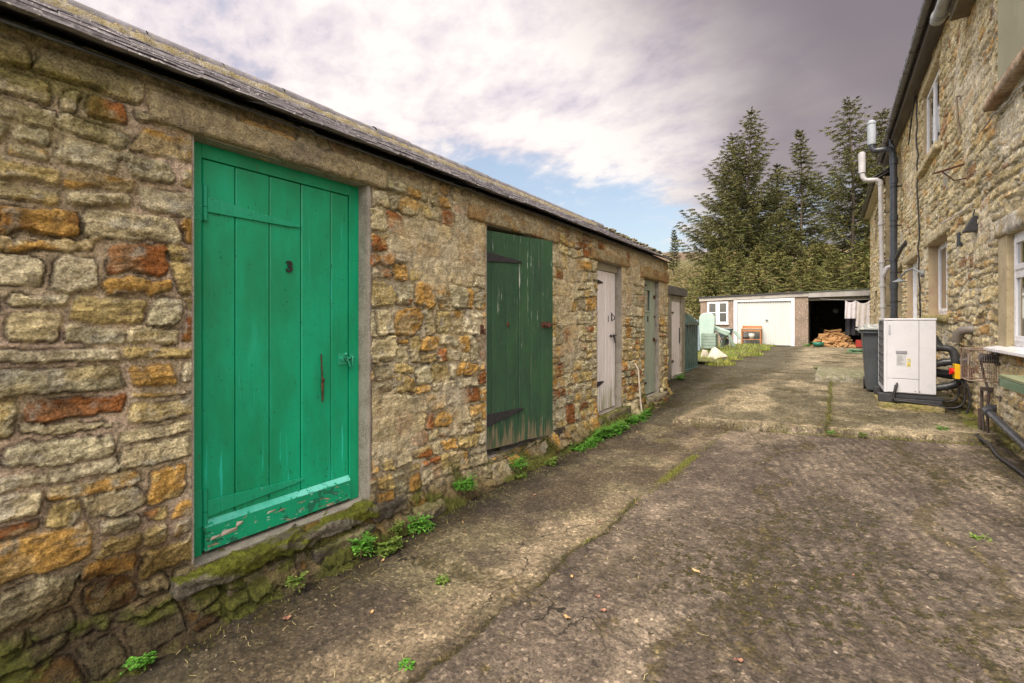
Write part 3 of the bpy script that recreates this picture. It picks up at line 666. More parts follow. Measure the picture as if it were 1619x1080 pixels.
def plank_mesh(y0, y1, z0, z1, xf, th, edges, gr=.0035, jag=0, seed=1, vee=True):
    """boards standing in the plane x = xf (front), edges = y positions between boards"""
    rnd = random.Random(seed); m = MB(); ed = [y0]+list(edges)+[y1]
    for i in range(len(ed)-1):
        a, b = ed[i]+(gr/2 if i else 0), ed[i+1]-(gr/2 if i < len(ed)-2 else 0); zb = z0+rnd.uniform(-jag, jag); x = xf+rnd.uniform(-.0012, .0012)
        c = .005 if vee else .001
        prof = [(xf-th, a), (x-c, a), (x, a+c), (x, b-c), (x-c, b), (xf-th, b)]
        n = len(prof); vs = [(p[0], p[1], zb) for p in prof]+[(p[0], p[1], z1) for p in prof]
        m.add(vs, [tuple(range(n))[::-1], tuple(range(n, 2*n))]+[(k, (k+1) % n, n+(k+1) % n, n+k) for k in range(n)])
    m.box((xf-th-.012, y0+.004, z0+.01), (xf-th*.75, y1-.004, z1-.004))
    return m
def strap(parent, mat, y0, y1, z, h0, h1, x, plate=None, drop=0., name='hinge', screws=True, mats=None):
    """strap hinge tapering from height h0 at y0 to h1 at y1"""
    m = MB(); t = .009; n = 8; pr = []
    for i in range(n+1):
        f = i/n; y = y0+(y1-y0)*f; h = h0+(h1-h0)*f
        if i == n: h *= .5
        pr.append((y, z+drop*f, h/2))
    for i in range(n):
        (ya, za, ha), (yb, zb, hb) = pr[i], pr[i+1]
        m.hexa([(x, ya, za-ha), (x, yb, zb-hb), (x+t, yb, zb-hb), (x+t, ya, za-ha)], [(x, ya, za+ha), (x, yb, zb+hb), (x+t, yb, zb+hb), (x+t, ya, za+ha)])
    if plate:
        py0, pz0, pz1 = plate
        m.box((x-.003, py0, pz0), (x+.004, y0-.014, pz1)); m.tube([(x+.009, y0-.006, pz0), (x+.009, y0-.006, (pz0+pz1)/2-.02)], .011, 12); m.tube([(x+.009, y0-.006, (pz0+pz1)/2-.017), (x+.009, y0-.006, pz1)], .011, 12)
    if screws:
        for f in (.08, .2, .42, .66, .92):
            m.tube([(x+t, y0+(y1-y0)*f, z+drop*f+(.012 if f == .08 else -.012 if f == .2 else 0)), (x+t+.0022, y0+(y1-y0)*f, z+drop*f+(.012 if f == .08 else -.012 if f == .2 else 0))], .0062, 10)
        if plate:
            for zz in (plate[1]+.02, (plate[1]+plate[2])/2, plate[2]-.02): m.tube([(x+.004, plate[0]+.022, zz), (x+.0062, plate[0]+.022, zz)], .006, 10)
    return m.build(name, mat, parent, .002)
GRN = (.002, .36, .17)
M_GRN = paint('green_gloss_paint', GRN, (.004, .25, .105), [((.09, .13, .06), (10, 18, 5), .66, .05, .3, 1.2, .03), ((.20, .62, .45), (9, 60, 9), .80, .03, .3, 1.2, .06)], .38)
M_GRNB = paint('flaking_green_paint', (.002, .27, .125), (.003, .34, .16), [((.012, .14, .075), (6, 9, 12), .56, .03, .3, .6, .0), ((.40, .62, .54), (8, 22, 70), .66, .02, .3, .5, .04), ((.36, .24, .16), (8, 13, 46), .66, .02, .28, .46, .06), ((.12, .05, .025), (8, 18, 40), .735, .02, .28, .46, .05)], .45, bs=.5)
M_TURQ = paint('turquoise_undercoat', (.16, .62, .50), (.05, .45, .30), [((.002, .3, .14), (8, 26, 60), .58, .03, .3, .6, .0), ((.45, .4, .36), (8, 20, 60), .70, .02, .3, .6, .0)], .5)
M_GRNW = paint('chipped_green_paint', (.002, .38, .185), (.005, .26, .11), [((.02, .43, .25), (2.2, 5, 1.1), .63, .2, 0, 3, 0), ((.56, .42, .30), (9, 19, 10), .745, .008, 1.0, 1.3, .0), ((.02, .55, .38), (5, 40, 1.6), .64, .1, .5, 1.1, .05), ((.003, .13, .07), (6, 60, 22), .66, .05, .35, .75, .07)], .36)
xg = LX-.095
# frame
mb = MB(); fw = .052
mb.box((xg-.05, .903, .290), (xg+.022, .903+fw+.012, 2.332)); mb.box((xg-.05, 1.882-fw-.018, .290), (xg+.022, 1.882, 2.332)); mb.box((xg-.05, .903+fw+.012, 2.262), (xg+.0215, 1.882-fw-.018, 2.332))
mb.build('door_frame', M_GRN, shed, .003)
ya, yb = .903+fw+.016, 1.882-fw-.022
gd = plank_mesh(ya, yb, .305, 2.256, xg+.016, .03, [1.125, 1.303, 1.487, 1.683], seed=3).build('green_door', M_GRNW, shed)
gd['label'] = 'bright green plank door with a black 3 on it'
mb = MB(); e = .024                                           # weather board with sloped top
mb.add([(xg+.017, ya+.002, .31), (xg+.040, ya+.002, .31), (xg+.040, ya+.002, .425), (xg+.017, ya+.002, .452), (xg+.017, yb-.002, .31), (xg+.040, yb-.002, .31), (xg+.040, yb-.002, .425), (xg+.017, yb-.002, .452)],
       [(0,1,2,3),(7,6,5,4),(0,4,5,1),(1,5,6,2)])
mb.build('weather_board', M_GRNB, gd)
mb = MB(); mb.hexa([(xg+.0175, ya+.002, .452), (xg+.0405, ya+.002, .425), (xg+.0405, yb-.002, .425), (xg+.0175, yb-.002, .452)], [(xg+.0175, ya+.002, .456), (xg+.0415, ya+.002, .429), (xg+.0415, yb-.002, .429), (xg+.0175, yb-.002, .456)])
mb.build('drip_strip', M_TURQ, gd)
M_FLAKE = plain('curled_paint', (.50, .44, .36), (.40, .32, .24), .8, 20); rq = random.Random(77)
for (yc, zc, w_, h_, tilt) in ((1.08, .372, .085, .030, .5), (1.02, .366, .05, .02, .2), (1.30, .40, .05, .012, .1), (1.13, .395, .03, .03, .8)):
    mb = MB(); mb.add([(xg+.0415, yc-w_/2, zc-h_/2), (xg+.0425, yc+w_/2, zc-h_/3), (xg+.050+tilt*.02, yc+w_/2.4, zc+h_/2), (xg+.0425, yc-w_/3, zc+h_/2.4)], [(0,1,2,3)]); mb.build('paint_flake', M_FLAKE, gd)
M_GRNH = paint('worn_green_ironwork', (.012, .36, .19), (.006, .31, .15), [((.20, .55, .42), (40, 60, 60), .66, .04, 0, 3, 0), ((.08,.05,.03), (40, 60, 60), .74, .03, 0, 3, 0)], .4)
strap(gd, M_GRNH, .985, 1.475, 2.035, .078, .022, xg+.019, plate=(.906, 1.95, 2.125), drop=-.03)
strap(gd, M_GRNH, .985, 1.50, .515, .085, .020, xg+.019, plate=(.906, .43, .615), drop=.005)
# rusty twisted chain with padlock pin
M_RUST = plain('rusty_iron', (.14, .055, .025), (.06, .03, .02), .85, 40, .8, .002, 200, metal=.3)
mb = MB(); 
for i in range(13):
    z = 1.235-i*.0125; a = i*1.57
    mb.tube([(xg+.026+.004*math.cos(a), 1.610+.004*math.sin(a)+i*.0006, z+.008), (xg+.026-.004*math.cos(a), 1.610-.004*math.sin(a)+i*.0006, z-.008)], .0035, 6)
mb.tube([(xg+.022, 1.608, 1.25), (xg+.030, 1.608, 1.245), (xg+.027, 1.609, 1.235)], .0035, 6)
mb.tube([(xg+.027, 1.617, 1.075), (xg+.027, 1.618, .98), (xg+.024, 1.618, .955)], [.008, .006, .003], 8); mb._ball((xg+.028, 1.62, 1.09), .012, 8, .7, 1, 1.2)
mb.build('chain', M_RUST, gd)
mb = MB(); ys = 1.765                                          # painted bolt across door and frame
mb.box((xg+.017, ys-.035, 1.175), (xg+.022, ys+.03, 1.245)); mb.tube([(xg+.032, ys-.03, 1.212), (xg+.032, ys+.075, 1.212)], .0075, 10)
for dy in (-.022, .012): mb.box((xg+.020, ys+dy, 1.198), (xg+.042, ys+dy+.012, 1.226))
mb.tube([(xg+.032, ys-.006, 1.212), (xg+.058, ys-.006, 1.236)], .006, 8); mb._ball((xg+.06, ys-.006, 1.242), .011, 8)
mb.tube([(xg+.024, ys+.055, 1.225), (xg+.045, ys+.055, 1.222), (xg+.045, ys+.055, 1.17), (xg+.03, ys+.058, 1.155)], .0055, 8); mb.tube([(xg+.03, ys+.03, 1.20), (xg+.045, ys+.033, 1.165), (xg+.035, ys+.05, 1.148)], .005, 8)
mb.box((xg+.021, ys+.045, 1.185), (xg+.026, ys+.08, 1.24))
mb.build('bolt', paint('bolt_green', (.01, .26, .14), (.03, .36, .2), [((.05, .03, .02), (60, 60, 60), .62, .03, 0, 3, 0)], .5), gd)
fc = bpy.data.curves.new('three', 'FONT'); fc.body = '3'; fc.size = .105; fc.extrude = .005; fc.offset = .0042; fc.align_x = 'CENTER'; fc.align_y = 'CENTER'; fc.resolution_u = 6
fo = bpy.data.objects.new('three', fc); COL.objects.link(fo); bpy.context.view_layer.update()
me = bpy.data.meshes.new_from_object(fo.evaluated_get(bpy.context.evaluated_depsgraph_get())); bpy.data.objects.remove(fo)
me.materials.clear(); me.transform(Matrix.Translation((xg+.0215, 1.413, 1.762)) @ Matrix(((0,0,1,0),(1,0,0,0),(0,1,0,0),(0,0,0,1))) @ Matrix.Scale(.80, 4))
link('door_number', me, plain('black_number', (.012, .012, .012), (.02, .02, .02), .4, 9), gd)

# dark green door, ajar
M_DG = paint('dark_green_weathered', (.032, .088, .036), (.020, .058, .030),
             [((.40, .43, .36), (34, 46, 2.6), .62, .05, 1.0, 2.2, -.03), ((.07, .10, .045), (6, 9, .8), .64, .12, 0, 3, 0), ((.045, .05, .03), (20, 40, 2.6), .66, .06, .3, 1.5, .05), ((.150, .125, .07), (14, 34, 2.4), .63, .12, .25, .72, .24), ((.17, .15, .012), (14, 9, 3.0), .80, .12, .22, .60, .25)], .62, fine=.6, bs=.6)
def place_door(o, hinge, ang):
    """rotate an already built door mesh (with children) about a vertical hinge line"""
    g = ORG[shed.name]; T = Matrix.Translation(Vector((hinge[0], hinge[1], 0))-Vector((g.x, g.y, 0))); Mx = T @ Matrix.Rotation(ang, 4, 'Z') @ T.inverted()
    o.data.transform(Mx)
    for c in [k for k in bpy.data.objects if k.parent == o]: c.data.transform(Mx)
xd = LX-.015
dd = plank_mesh(3.155, 4.03, .315, 2.255, xd, .028, [3.235, 3.405, 3.565, 3.715, 3.865], gr=.005, jag=.004, seed=8).build('dark_green_door', M_DG, shed)
dd['label'] = 'peeling dark green plank door standing ajar'
M_IRON = plain('black_iron', (.028, .030, .034), (.045, .043, .042), .55, 30, .3, .001, 150, metal=.4)
strap(dd, M_IRON, 3.16, 3.60, 2.02, .085, .022, xd+.002, drop=-.012, screws=True); strap(dd, M_IRON, 3.16, 3.62, .57, .115, .02, xd+.002, drop=.055)
mb = MB(); mb.box((xd+.001, 3.86, 1.385), (xd+.006, 3.99, 1.445)); mb.tube([(xd+.016, 3.865, 1.415), (xd+.016, 4.06, 1.418)], .007, 8); mb.box((xd+.004, 3.90, 1.40), (xd+.026, 3.915, 1.43)); mb.box((xd+.004, 3.965, 1.40), (xd+.026, 3.98, 1.43)); mb.tube([(xd+.016, 3.94, 1.415), (xd+.045, 3.94, 1.39)], .006, 8)
mb.build('bolt', M_RUST, dd)
mb = MB(); mb._ball((xd+.004, 3.42, 1.42), .022, 8, .3, .8, 1.2); mb.build('keyhole_plate', M_RUST, dd)
place_door(dd, (LX-.03, 3.155), R(-13))
mb = MB(); mb.box((LX-.24, 3.15, .25), (LX-.16, 3.19, 2.29)); mb.box((LX-.24, 4.21, .25), (LX-.16, 4.255, 2.29)); mb.build('door_frame', M_DG, shed, .003)
mb = MB(); mb.tube([(LX+.03, 3.05, 1.38), (LX+.06, 3.05, 1.38), (LX+.06, 3.052, 1.33)], .009, 8); mb.box((LX+.02, 3.03, 1.34), (LX+.035, 3.07, 1.42)); mb.build('hook', M_RUST, shed)

# white door
M_WP = paint('white_weathered_paint', (.82, .76, .74), (.74, .69, .66), [((.36, .35, .22), (22, 40, 2.0), .62, .12, .2, .95, .20), ((.22, .20, .12), (22, 60, 4.), .72, .06, .2, .8, .14), ((.40, .33, .24), (22, 60, 5.), .76, .03, .2, 2.2, .0)], .6, fine=.2, bs=.4)
xw = LX-.075
wd_ = plank_mesh(5.46, 6.245, .235, 2.135, xw, .03, [5.46+.785*k/7 for k in range(1, 7)], gr=.003, seed=9).build('white_door', M_WP, shed); wd_['label'] = 'narrow white plank door with black strap hinges'
mb = MB(); mb.box((xw-.05, 5.445, 2.14), (xw+.02, 6.275, 2.236)); mb.build('door_head', paint('weathered_board', (.38, .35, .26), (.30, .27, .19), [((.5, .48, .44), (20, 40, 20), .6, .1, 0, 3, 0)], .8), shed, .003)
strap(wd_, M_IRON, 5.465, 5.80, 1.985, .10, .018, xw+.002, drop=-.01); strap(wd_, M_IRON, 5.465, 5.83, .59, .115, .02, xw+.002, drop=.035)
mb = MB(); mb.box((xw+.001, 6.10, 1.46), (xw+.008, 6.125, 1.57)); mb.tube([(xw+.005, 6.11, 1.55), (xw+.045, 6.115, 1.52), (xw+.045, 6.115, 1.48), (xw+.005, 6.11, 1.455)], .006, 8); mb.build('handle', M_IRON, wd_); mb = MB(); mb.box((xw+.002, 5.985, 1.44), (xw+.006, 6.0, 1.53)); mb.build('keyhole', M_IRON, wd_)
mb = MB(); mb.tube([(xw+.018, 6.02, 1.24), (xw+.018, 6.245, 1.245)], .008, 8); mb.box((xw+.002, 6.06, 1.225), (xw+.02, 6.08, 1.262)); mb.box((xw+.002, 6.16, 1.225), (xw+.02, 6.18, 1.262)); mb.tube([(xw+.018, 6.12, 1.24), (xw+.05, 6.13, 1.20)], .007, 8); mb.tube([(xw+.02, 6.17, 1.23), (xw+.03, 6.18, 1.14)], .009, 8)
mb.build('bolt', M_IRON, wd_)
# sage door with a small pane
M_SG = paint('sage_green_paint', (.36, .42, .32), (.30, .35, .27), [((.13, .14, .09), (22, 40, 2.2), .70, .1, .2, 1.2, .07), ((.38, .36, .28), (22, 60, 3), .74, .05, .2, 2, .03)], .6, fine=.3, bs=.4)
xs_ = LX-.05; s0, s1 = 7.28, 7.985
mb = plank_mesh(s0, s1, .225, 1.62, xs_, .03, [s0+(s1-s0)*k/5 for k in range(1, 5)], seed=12)
m2 = plank_mesh(s0, s0+.16, 1.62, 2.14, xs_, .03, [], seed=13); mb.add(m2.v, m2.f); m2 = plank_mesh(s0+.44, s1, 1.62, 2.14, xs_, .03, [s0+.57], seed=14); mb.add(m2.v, m2.f); m2 = plank_mesh(s0+.16, s0+.44, 1.98, 2.14, xs_, .03, [s0+.3], seed=15); mb.add(m2.v, m2.f)
sg = mb.build('sage_door', M_SG, shed); sg['label'] = 'grey green plank door with a small glazed opening'
M_GLASS = None
def glass(name, tint=(.25, .30, .33), rough=.04, metal=.0):
    m, N, b, v = newmat(name); b.inputs['Base Color'].default_value = (*[t*.12 for t in tint], 1); b.inputs['Roughness'].default_value = rough
    b.inputs['Specular IOR Level'].default_value = 1.0; b.inputs['Coat Weight'].default_value = 1.0; b.inputs['Coat Roughness'].default_value = rough; b.inputs['IOR'].default_value = 1.9
    bump(N, b, N.noise(v, 2.2, 2), .03, .02); return m
M_GLASS = glass('window_glass')
mb = MB(); mb.box((xs_-.02, s0+.16, 1.62), (xs_-.014, s0+.44, 1.98)); mb.build('pane', M_GLASS, sg)
mb = MB()
for (a, b_) in (((s0+.15, 1.605), (s0+.45, 1.63)), ((s0+.15, 1.97), (s0+.45, 1.995)), ((s0+.15, 1.63), (s0+.175, 1.97)), ((s0+.425, 1.63), (s0+.45, 1.97))): mb.box((xs_+.001, a[0], a[1]), (xs_+.012, b_[0], b_[1]))
mb.build('pane_bead', M_SG, sg, .002)
strap(sg, M_IRON, s0+.005, s0+.25, 2.05, .05, .03, xs_+.002, screws=False); strap(sg, M_IRON, s0+.005, s0+.25, .42, .05, .03, xs_+.002, screws=False)
mb = MB(); mb.box((xs_+.002, s0+.29, 1.44), (xs_+.014, s0+.32, 1.54)); mb.build('letter_plate', M_IRON, sg)
mb = MB(); mb.box((xs_+.002, s1-.12, 1.10), (xs_+.012, s1-.02, 1.16)); mb.tube([(xs_+.02, s1-.1, 1.12), (xs_+.02, s1+.03, 1.12)], .008, 8); mb.build('bolt', M_RUST, sg); mb = MB(); mb.box((xs_+.002, s1-.1, 1.84), (xs_+.012, s1-.0, 1.90)); mb.build('bolt', M_RUST, sg); mb = MB(); mb._ball((xs_+.014, s1-.06, 1.53), .018, 8); mb.build('knob', M_RUST, sg)
# white cable sleeve standing in the ground by the wall
mb = MB(); mb.tube([(LX+.16, 6.72, .03), (LX+.12, 6.73, .35), (LX+.10, 6.72, .72), (LX+.05, 6.74, .80), (LX-.02, 6.75, .80)], .013, 8)
tag(mb.build('cable_conduit', plain('old_white_plastic', (.55, .50, .42), (.42, .36, .27), .6, 8), None, org=(LX+.16, 6.72, 0)), 'thin off white plastic conduit standing against the stone wall between white and sage doors', 'conduit')
# ================================================================== STONE HOUSE (right)
RX = 1.5
house = root('stone_house', (RX, 12, .2), 'two storey rubble stone house with white windows, dark gutter and pipes', 'house')
W1 = (4.9, 6.74, 1.18, 2.34); W2 = (9.72, 11.41, 1.56, 2.84); W3 = (12.75, 14.30, .30, 2.81); W4 = (15.25, 16.15, 1.6, 2.85)
W5 = (10.34, 11.97, 4.43, 5.86); W6 = (15.45, 16.25, 4.95, 6.05)
HR = [W1, W2, W3, W4, W5, W6]
PALR = [(.63, .52, .29), (.56, .465, .26), (.67, .58, .37), (.56, .35, .13), (.33, .18, .08), (.54, .42, .19)]
def right_wall():
    us = gradgrid(3.9, 17.85, lambda y: max(.013, .0022*y)); vs = np.linspace(.0, 6.30, 420)
    us = snap(us, [h for q in HR for h in q[:2]]); vs = snap(vs, [h for q in HR for h in q[2:]])
    U, V = np.meshgrid(us, vs, indexing='ij')
    fl = sst(.54, .68, fbm(U, V, 1.2, 4, 401))*.7
    H, I, N, K = stone_field(U, V, 31, layout(3.9, 17.9, 0, 6.3, 31, rh=(.12, .25), cw=(.16, .50), psplit=.6), wav=.036, gap=.011, prot=(.008, .028), rockamp=.020, rad=.02, flush=fl)
    C = stone_colour(U, V, I, N*(1-fl*.6), 31, PALR, [6, 4, 3, 2.2, .9, 3], np.array([.62, .54, .37]), np.array([.68, .62, .49]))
    C = C*(1-.55*K*(1-fl))[..., None]  # crack dirt and the joints' shadow line put into the house wall colour
    H = .004+(H-.004)*hole_edge(U, V, HR+[(5.6, 7.02, 3.87, 5.6), (6.74, 7.03, 1.18, 2.34)], .05)
    base = sst(.55, .15, V+(fbm(U, V, 2.5, 4, 402)-.5)*.5); C = lerp3(C, C*np.array([.62, .56, .40]), base*.8)
    mo = sst(.55, .68, fbm(U, V, 4, 4, 403)+.2*sst(.5, .15, V)-.08)*sst(.7, .3, V); C = lerp3(C, np.ones_like(C)*np.array([.10, .105, .02]), mo*.8)
    crk = groove(V-(2.98+.30*(U-6.6)*.0+.16*np.sin(U*1.1)+(fbm(U, V*0, 2, 3, 404)-.5)*.25), .010)*sst(8.6, 8.2, U); H -= crk*.03; C = lerp3(C, C*.5, crk)
    keep = hole_mask(U, V, HR); uc = (U[:-1, :-1]+U[1:, 1:])/2; vc = (V[:-1, :-1]+V[1:, 1:])/2
    P = np.stack([RX-H, U, V], -1)
    link('wall', grid_mesh('wall', P, C, keep, flip=True), M_STONE_R, house)
right_wall()
M_SAND = plain('dressed_sandstone', (.46, .38, .23), (.36, .29, .17), .9, 4, .7, .006, 70, speck=(30, .60, (.27, .22, .13)))
M_REVR = plain('brown_reveal', (.36, .25, .16), (.42, .33, .2), .9, 3, .6, .006, 60)
M_BUFF = plain('buff_render', (.36, .34, .22), (.30, .285, .185), .9, 1.2, .5, .003, 50)
tunnel('reveal', M_SAND, house, RX, *W1, .16, lip=.010)
for q in (W2, W3, W4, W5, W6): tunnel('reveal', M_REVR if q in (W2, W3) else M_SAND, house, RX, *q, .30, lip=.010)
def wstone(name, y0, y1, z0, z1, px, seed, **k): return rough_block(name, (RX-px, y0, z0), (RX+.12, y1, z1), M_STONE_R, house, seed, k.pop('amp', .008), k.pop('res', .04), k.pop('col', (.52, .44, .28)), k.pop('col2', (.44, .35, .2)), edge=.012, **k)
wstone('lintel', 4.7, 7.10, 2.343, 2.53, .045, 81, col=(.50, .46, .38)); wstone('lintel', 9.45, 11.75, 2.843, 3.03, .045, 82); wstone('lintel', 12.5, 14.6, 2.813, 3.0, .045, 83); wstone('lintel', 10.1, 12.25, 5.863, 6.06, .045, 84); wstone('lintel', 15.1, 16.4, 2.853, 3.0, .04, 85); wstone('lintel', 15.2, 16.5, 6.053, 6.2, .04, 86)
wstone('window_sill', 10.15, 12.15, 4.30, 4.427, .10, 87); wstone('window_sill', 9.5, 11.6, 1.44, 1.557, .09, 88, col=(.30, .27, .09), col2=(.40, .33, .15)); wstone('window_sill', 5.55, 7.14, 3.76, 3.865, .12, 89, col=(.34, .22, .13), col2=(.42, .32, .22))
mb = MB(); mb.box((RX-.022, 6.742, 1.17), (RX+.1, 7.03, 2.341)); mb.build('window_margin', M_SAND, house, .004)
mb = MB(); mb.box((RX-.028, 5.6, 3.868), (RX+.1, 7.02, 5.55)); mb.build('rendered_panel', M_BUFF, house, .004)
mb = MB(); mb.box((RX-.02, 9.62, 3.50), (RX+.05, 9.98, 3.86)); mb.build('plaque_stone', plain('grey_dressed_stone', (.24, .22, .17), (.30, .27, .20), .9, 6), house, .006)
M_UPVC = plain('white_upvc', (.80, .80, .82), (.74, .74, .76), .28, 3, .02, .001, 30)
M_CURT = plain('pale_interior', (.34, .38, .38), (.14, .17, .18), .8, 3)
def window(x, y0, y1, z0, z1, muls, trans=None, fw=.06, name='window', parent=house, sgn=-1, sill=True):
    """white frame in the plane X=x facing -X"""
    m = MB(); d = .06
    m.box((x, y0, z0), (x+d, y0+fw, z1)); m.box((x, y1-fw, z0), (x+d, y1, z1)); m.box((x+.001, y0+fw, z0), (x+d, y1-fw, z0+fw)); m.box((x+.001, y0+fw, z1-fw), (x+d, y1-fw, z1))
    for f in muls:
        yy = y0+(y1-y0)*f; m.box((x+.002, yy-fw*.55, z0+fw), (x+d, yy+fw*.55, z1-fw))
    ed = [y0+fw]+[y0+(y1-y0)*f for f in muls]+[y1-fw]
    fr = m.build('window', M_UPVC, parent, .004)
    s_ = MB(); g = MB()
    for i in range(len(ed)-1):
        a = ed[i]+(fw*.55 if i else 0); b = ed[i+1]-(fw*.55 if i < len(ed)-2 else 0)
        zr = [(z0+fw, z1-fw)] if trans is None else [(z0+fw, z0+(z1-z0)*trans-fw*.4), (z0+(z1-z0)*trans+fw*.4, z1-fw)]
        if trans is not None: s_.box((x+.003, a, zr[0][1]), (x+d, b, zr[1][0]))
        for (c, e) in zr:
            k = .045; xx = x-.014
            s_.box((xx, a-.008, c-.008), (x+.02, a+k, e+.008)); s_.box((xx, b-k, c-.008), (x+.02, b+.008, e+.008)); s_.box((xx+.001, a+k, c-.008), (x+.02, b-k, c+k)); s_.box((xx+.001, a+k, e-k), (x+.02, b-k, e+.008))
            g.box((x+.004, a+k-.003, c+k-.003), (x+.008, b-k+.003, e-k+.003))
    s_.build('sash', M_UPVC, fr, .003); g.build('pane', M_GLASS, fr)
    return fr
w1 = window(RX+.03, 4.92, 6.735, 1.20, 2.335, [.36, .68], .66)
mb = MB(); mb.hexa([(RX-.13, 4.8, 1.135), (RX+.05, 4.8, 1.15), (RX+.05, 7.06, 1.15), (RX-.13, 7.06, 1.135)], [(RX-.13, 4.8, 1.165), (RX+.05, 4.8, 1.20), (RX+.05, 7.06, 1.20), (RX-.13, 7.06, 1.165)]); mb.build('window_sill', M_UPVC, w1, .003)
window(RX+.13, 9.73, 11.40, 1.57, 2.835, [.5], None); window(RX+.045, 10.35, 11.96, 4.44, 5.855, [.5], None)
mb = MB(); mb.box((RX+.15, 12.76, .32), (RX+.21, 14.29, 2.80)); mb.build('door', plain('white_door_paint', (.62, .60, .55), (.55, .53, .48), .5, 4), house)
mb = MB(); mb.box((RX+.09, 12.76, .32), (RX+.17, 12.88, 2.80)); mb.box((RX+.09, 14.17, .32), (RX+.17, 14.29, 2.80)); mb.box((RX+.092, 12.88, 2.68), (RX+.17, 14.17, 2.80)); mb.build('door_frame', M_UPVC, house, .004)
window(RX+.14, 15.26, 16.14, 1.62, 2.84, [], None); window(RX+.14, 15.46, 16.24, 4.97, 6.04, [], None)
# body, roof, eaves
M_RUBB = plain('rubble_backing', (.36, .30, .19), (.22, .18, .11), .95, 3, .9, .03, 9)
mb = MB(); mb.box((RX+.5, 3.8, -.1), (8.5, 17.83, 6.15)); mb.box((RX+.02, 17.6, -.1), (RX+.5, 17.83, 6.2)); mb.box((RX+.01, 3.8, -.1), (RX+.5, 3.88, 5.6)); mb.box((RX+.02, 3.88, 6.16), (RX+.5, 17.6, 6.28)); mb.build('inner_walls', M_RUBB, house)
slate_slope('roof_slates', 1.17, 6.30, 5.0, 8.6, 3.6, 17.9, 22, .4, M_SLATE, house, 77, th=.012)
mb = MB(); mb.hexa([(1.22, 3.6, 6.275), (1.22, 17.9, 6.275), (5., 17.9, 8.5), (5., 3.6, 8.5)], [(1.22, 3.6, 6.29), (1.22, 17.9, 6.29), (5., 17.9, 8.58), (5., 3.6, 8.58)]); mb.hexa([(5., 3.6, 8.5), (5., 17.9, 8.5), (8.8, 17.9, 6.27), (8.8, 3.6, 6.27)], [(5., 3.6, 8.58), (5., 17.9, 8.58), (8.8, 17.9, 6.30), (8.8, 3.6, 6.30)]); mb.build('roof_deck', M_SLATE, house)
M_BRWN = plain('brown_fascia', (.115, .095, .085), (.075, .06, .055), .5, 6, .3, st=(1, .1, 1))
M_GUT = plain('dark_brown_plastic', (.075, .066, .064), (.05, .045, .045), .34, 4, .1)
mb = MB(); mb.box((RX+.02, 3.6, 6.17), (1.30, 17.86, 6.195)); mb.box((1.30, 3.6, 6.12), (1.275, 17.86, 6.30)); mb.build('fascia', M_BRWN, house)
def gutter(x, z, y0, y1, r, mat, parent, nj, name='gutter'):
    m = MB(); n = 10
    ring = lambda rr, yy: [(x+rr*math.cos(math.pi+math.pi*k/n), yy, z+rr*math.sin(math.pi+math.pi*k/n)) for k in range(n+1)]
    def shell(ya, yb, ro, ri):
        a = ring(ro, ya)+ring(ri, ya)[::-1]; b = ring(ro, yb)+ring(ri, yb)[::-1]; N_ = len(a)
        m.add(a+b, [(k, (k+1) % N_, N_+(k+1) % N_, N_+k) for k in range(N_)], True)
        m.add(a, [(k, k+1, N_-2-k, N_-1-k) for k in range(n)]); m.add(b, [(k, k+1, N_-2-k, N_-1-k) for k in range(n)])
    shell(y0, y1, r, r-.006)
    o = m.build(name, mat, parent)
    for i in range(nj):
        m = MB(); yy = y0+(y1-y0)*(i+.5)/nj; shell(yy-.035, yy+.035, r+.007, r+.0005); m.box((x+r*.6, yy-.015, z-.01), (x+r+.03, yy+.015, z+.012))
        m.build('gutter_bracket', mat, o)
    return o
gutter(1.20, 6.255, 3.6, 17.8, .062, M_GUT, house, 17)
mb = MB(); mb.box((RX-.003, 3.7, 5.44), (1.30, 8.31, 5.56)); mb.build('soffit_box', plain('mossy_brown_board', (.15, .115, .06), (.10, .08, .05), .8, 5, .5), house)
mb = MB(); mb.hexa([(1.28, 3.7, 5.57), (RX, 3.7, 5.57), (RX, 8.33, 5.57), (1.28, 8.33, 5.57)], [(1.28, 3.7, 5.66), (RX, 3.7, 5.80), (RX, 8.33, 5.80), (1.28, 8.33, 5.66)]); mb.build('lean_slates', M_SLATE, house)
M_GREYP = plain('weathered_grey_plastic', (.33, .33, .34), (.24, .25, .24), .42, 5, .15)
mb = MB(); mb.tube([(1.215, 3.7, 5.64), (1.215, 8.45, 5.64)], .072, 18); mb.tube([(1.215, 8.40, 5.64), (1.215, 8.58, 5.64)], .083, 18); mb.tube([(1.215, 8.44, 5.64), (1.215, 8.475, 5.64)], .091, 18); mb.build('boxed_pipe', M_GREYP, house)
M_BLKP = plain('black_plastic_pipe', (.045, .050, .062), (.035, .038, .045), .32, 4, .08)
M_WHTP = plain('white_plastic_pipe', (.43, .415, .42), (.36, .35, .35), .42, 3, .1)
M_PALE = plain('faded_grey_plastic', (.30, .33, .36), (.25, .27, .29), .45, 3, .1)
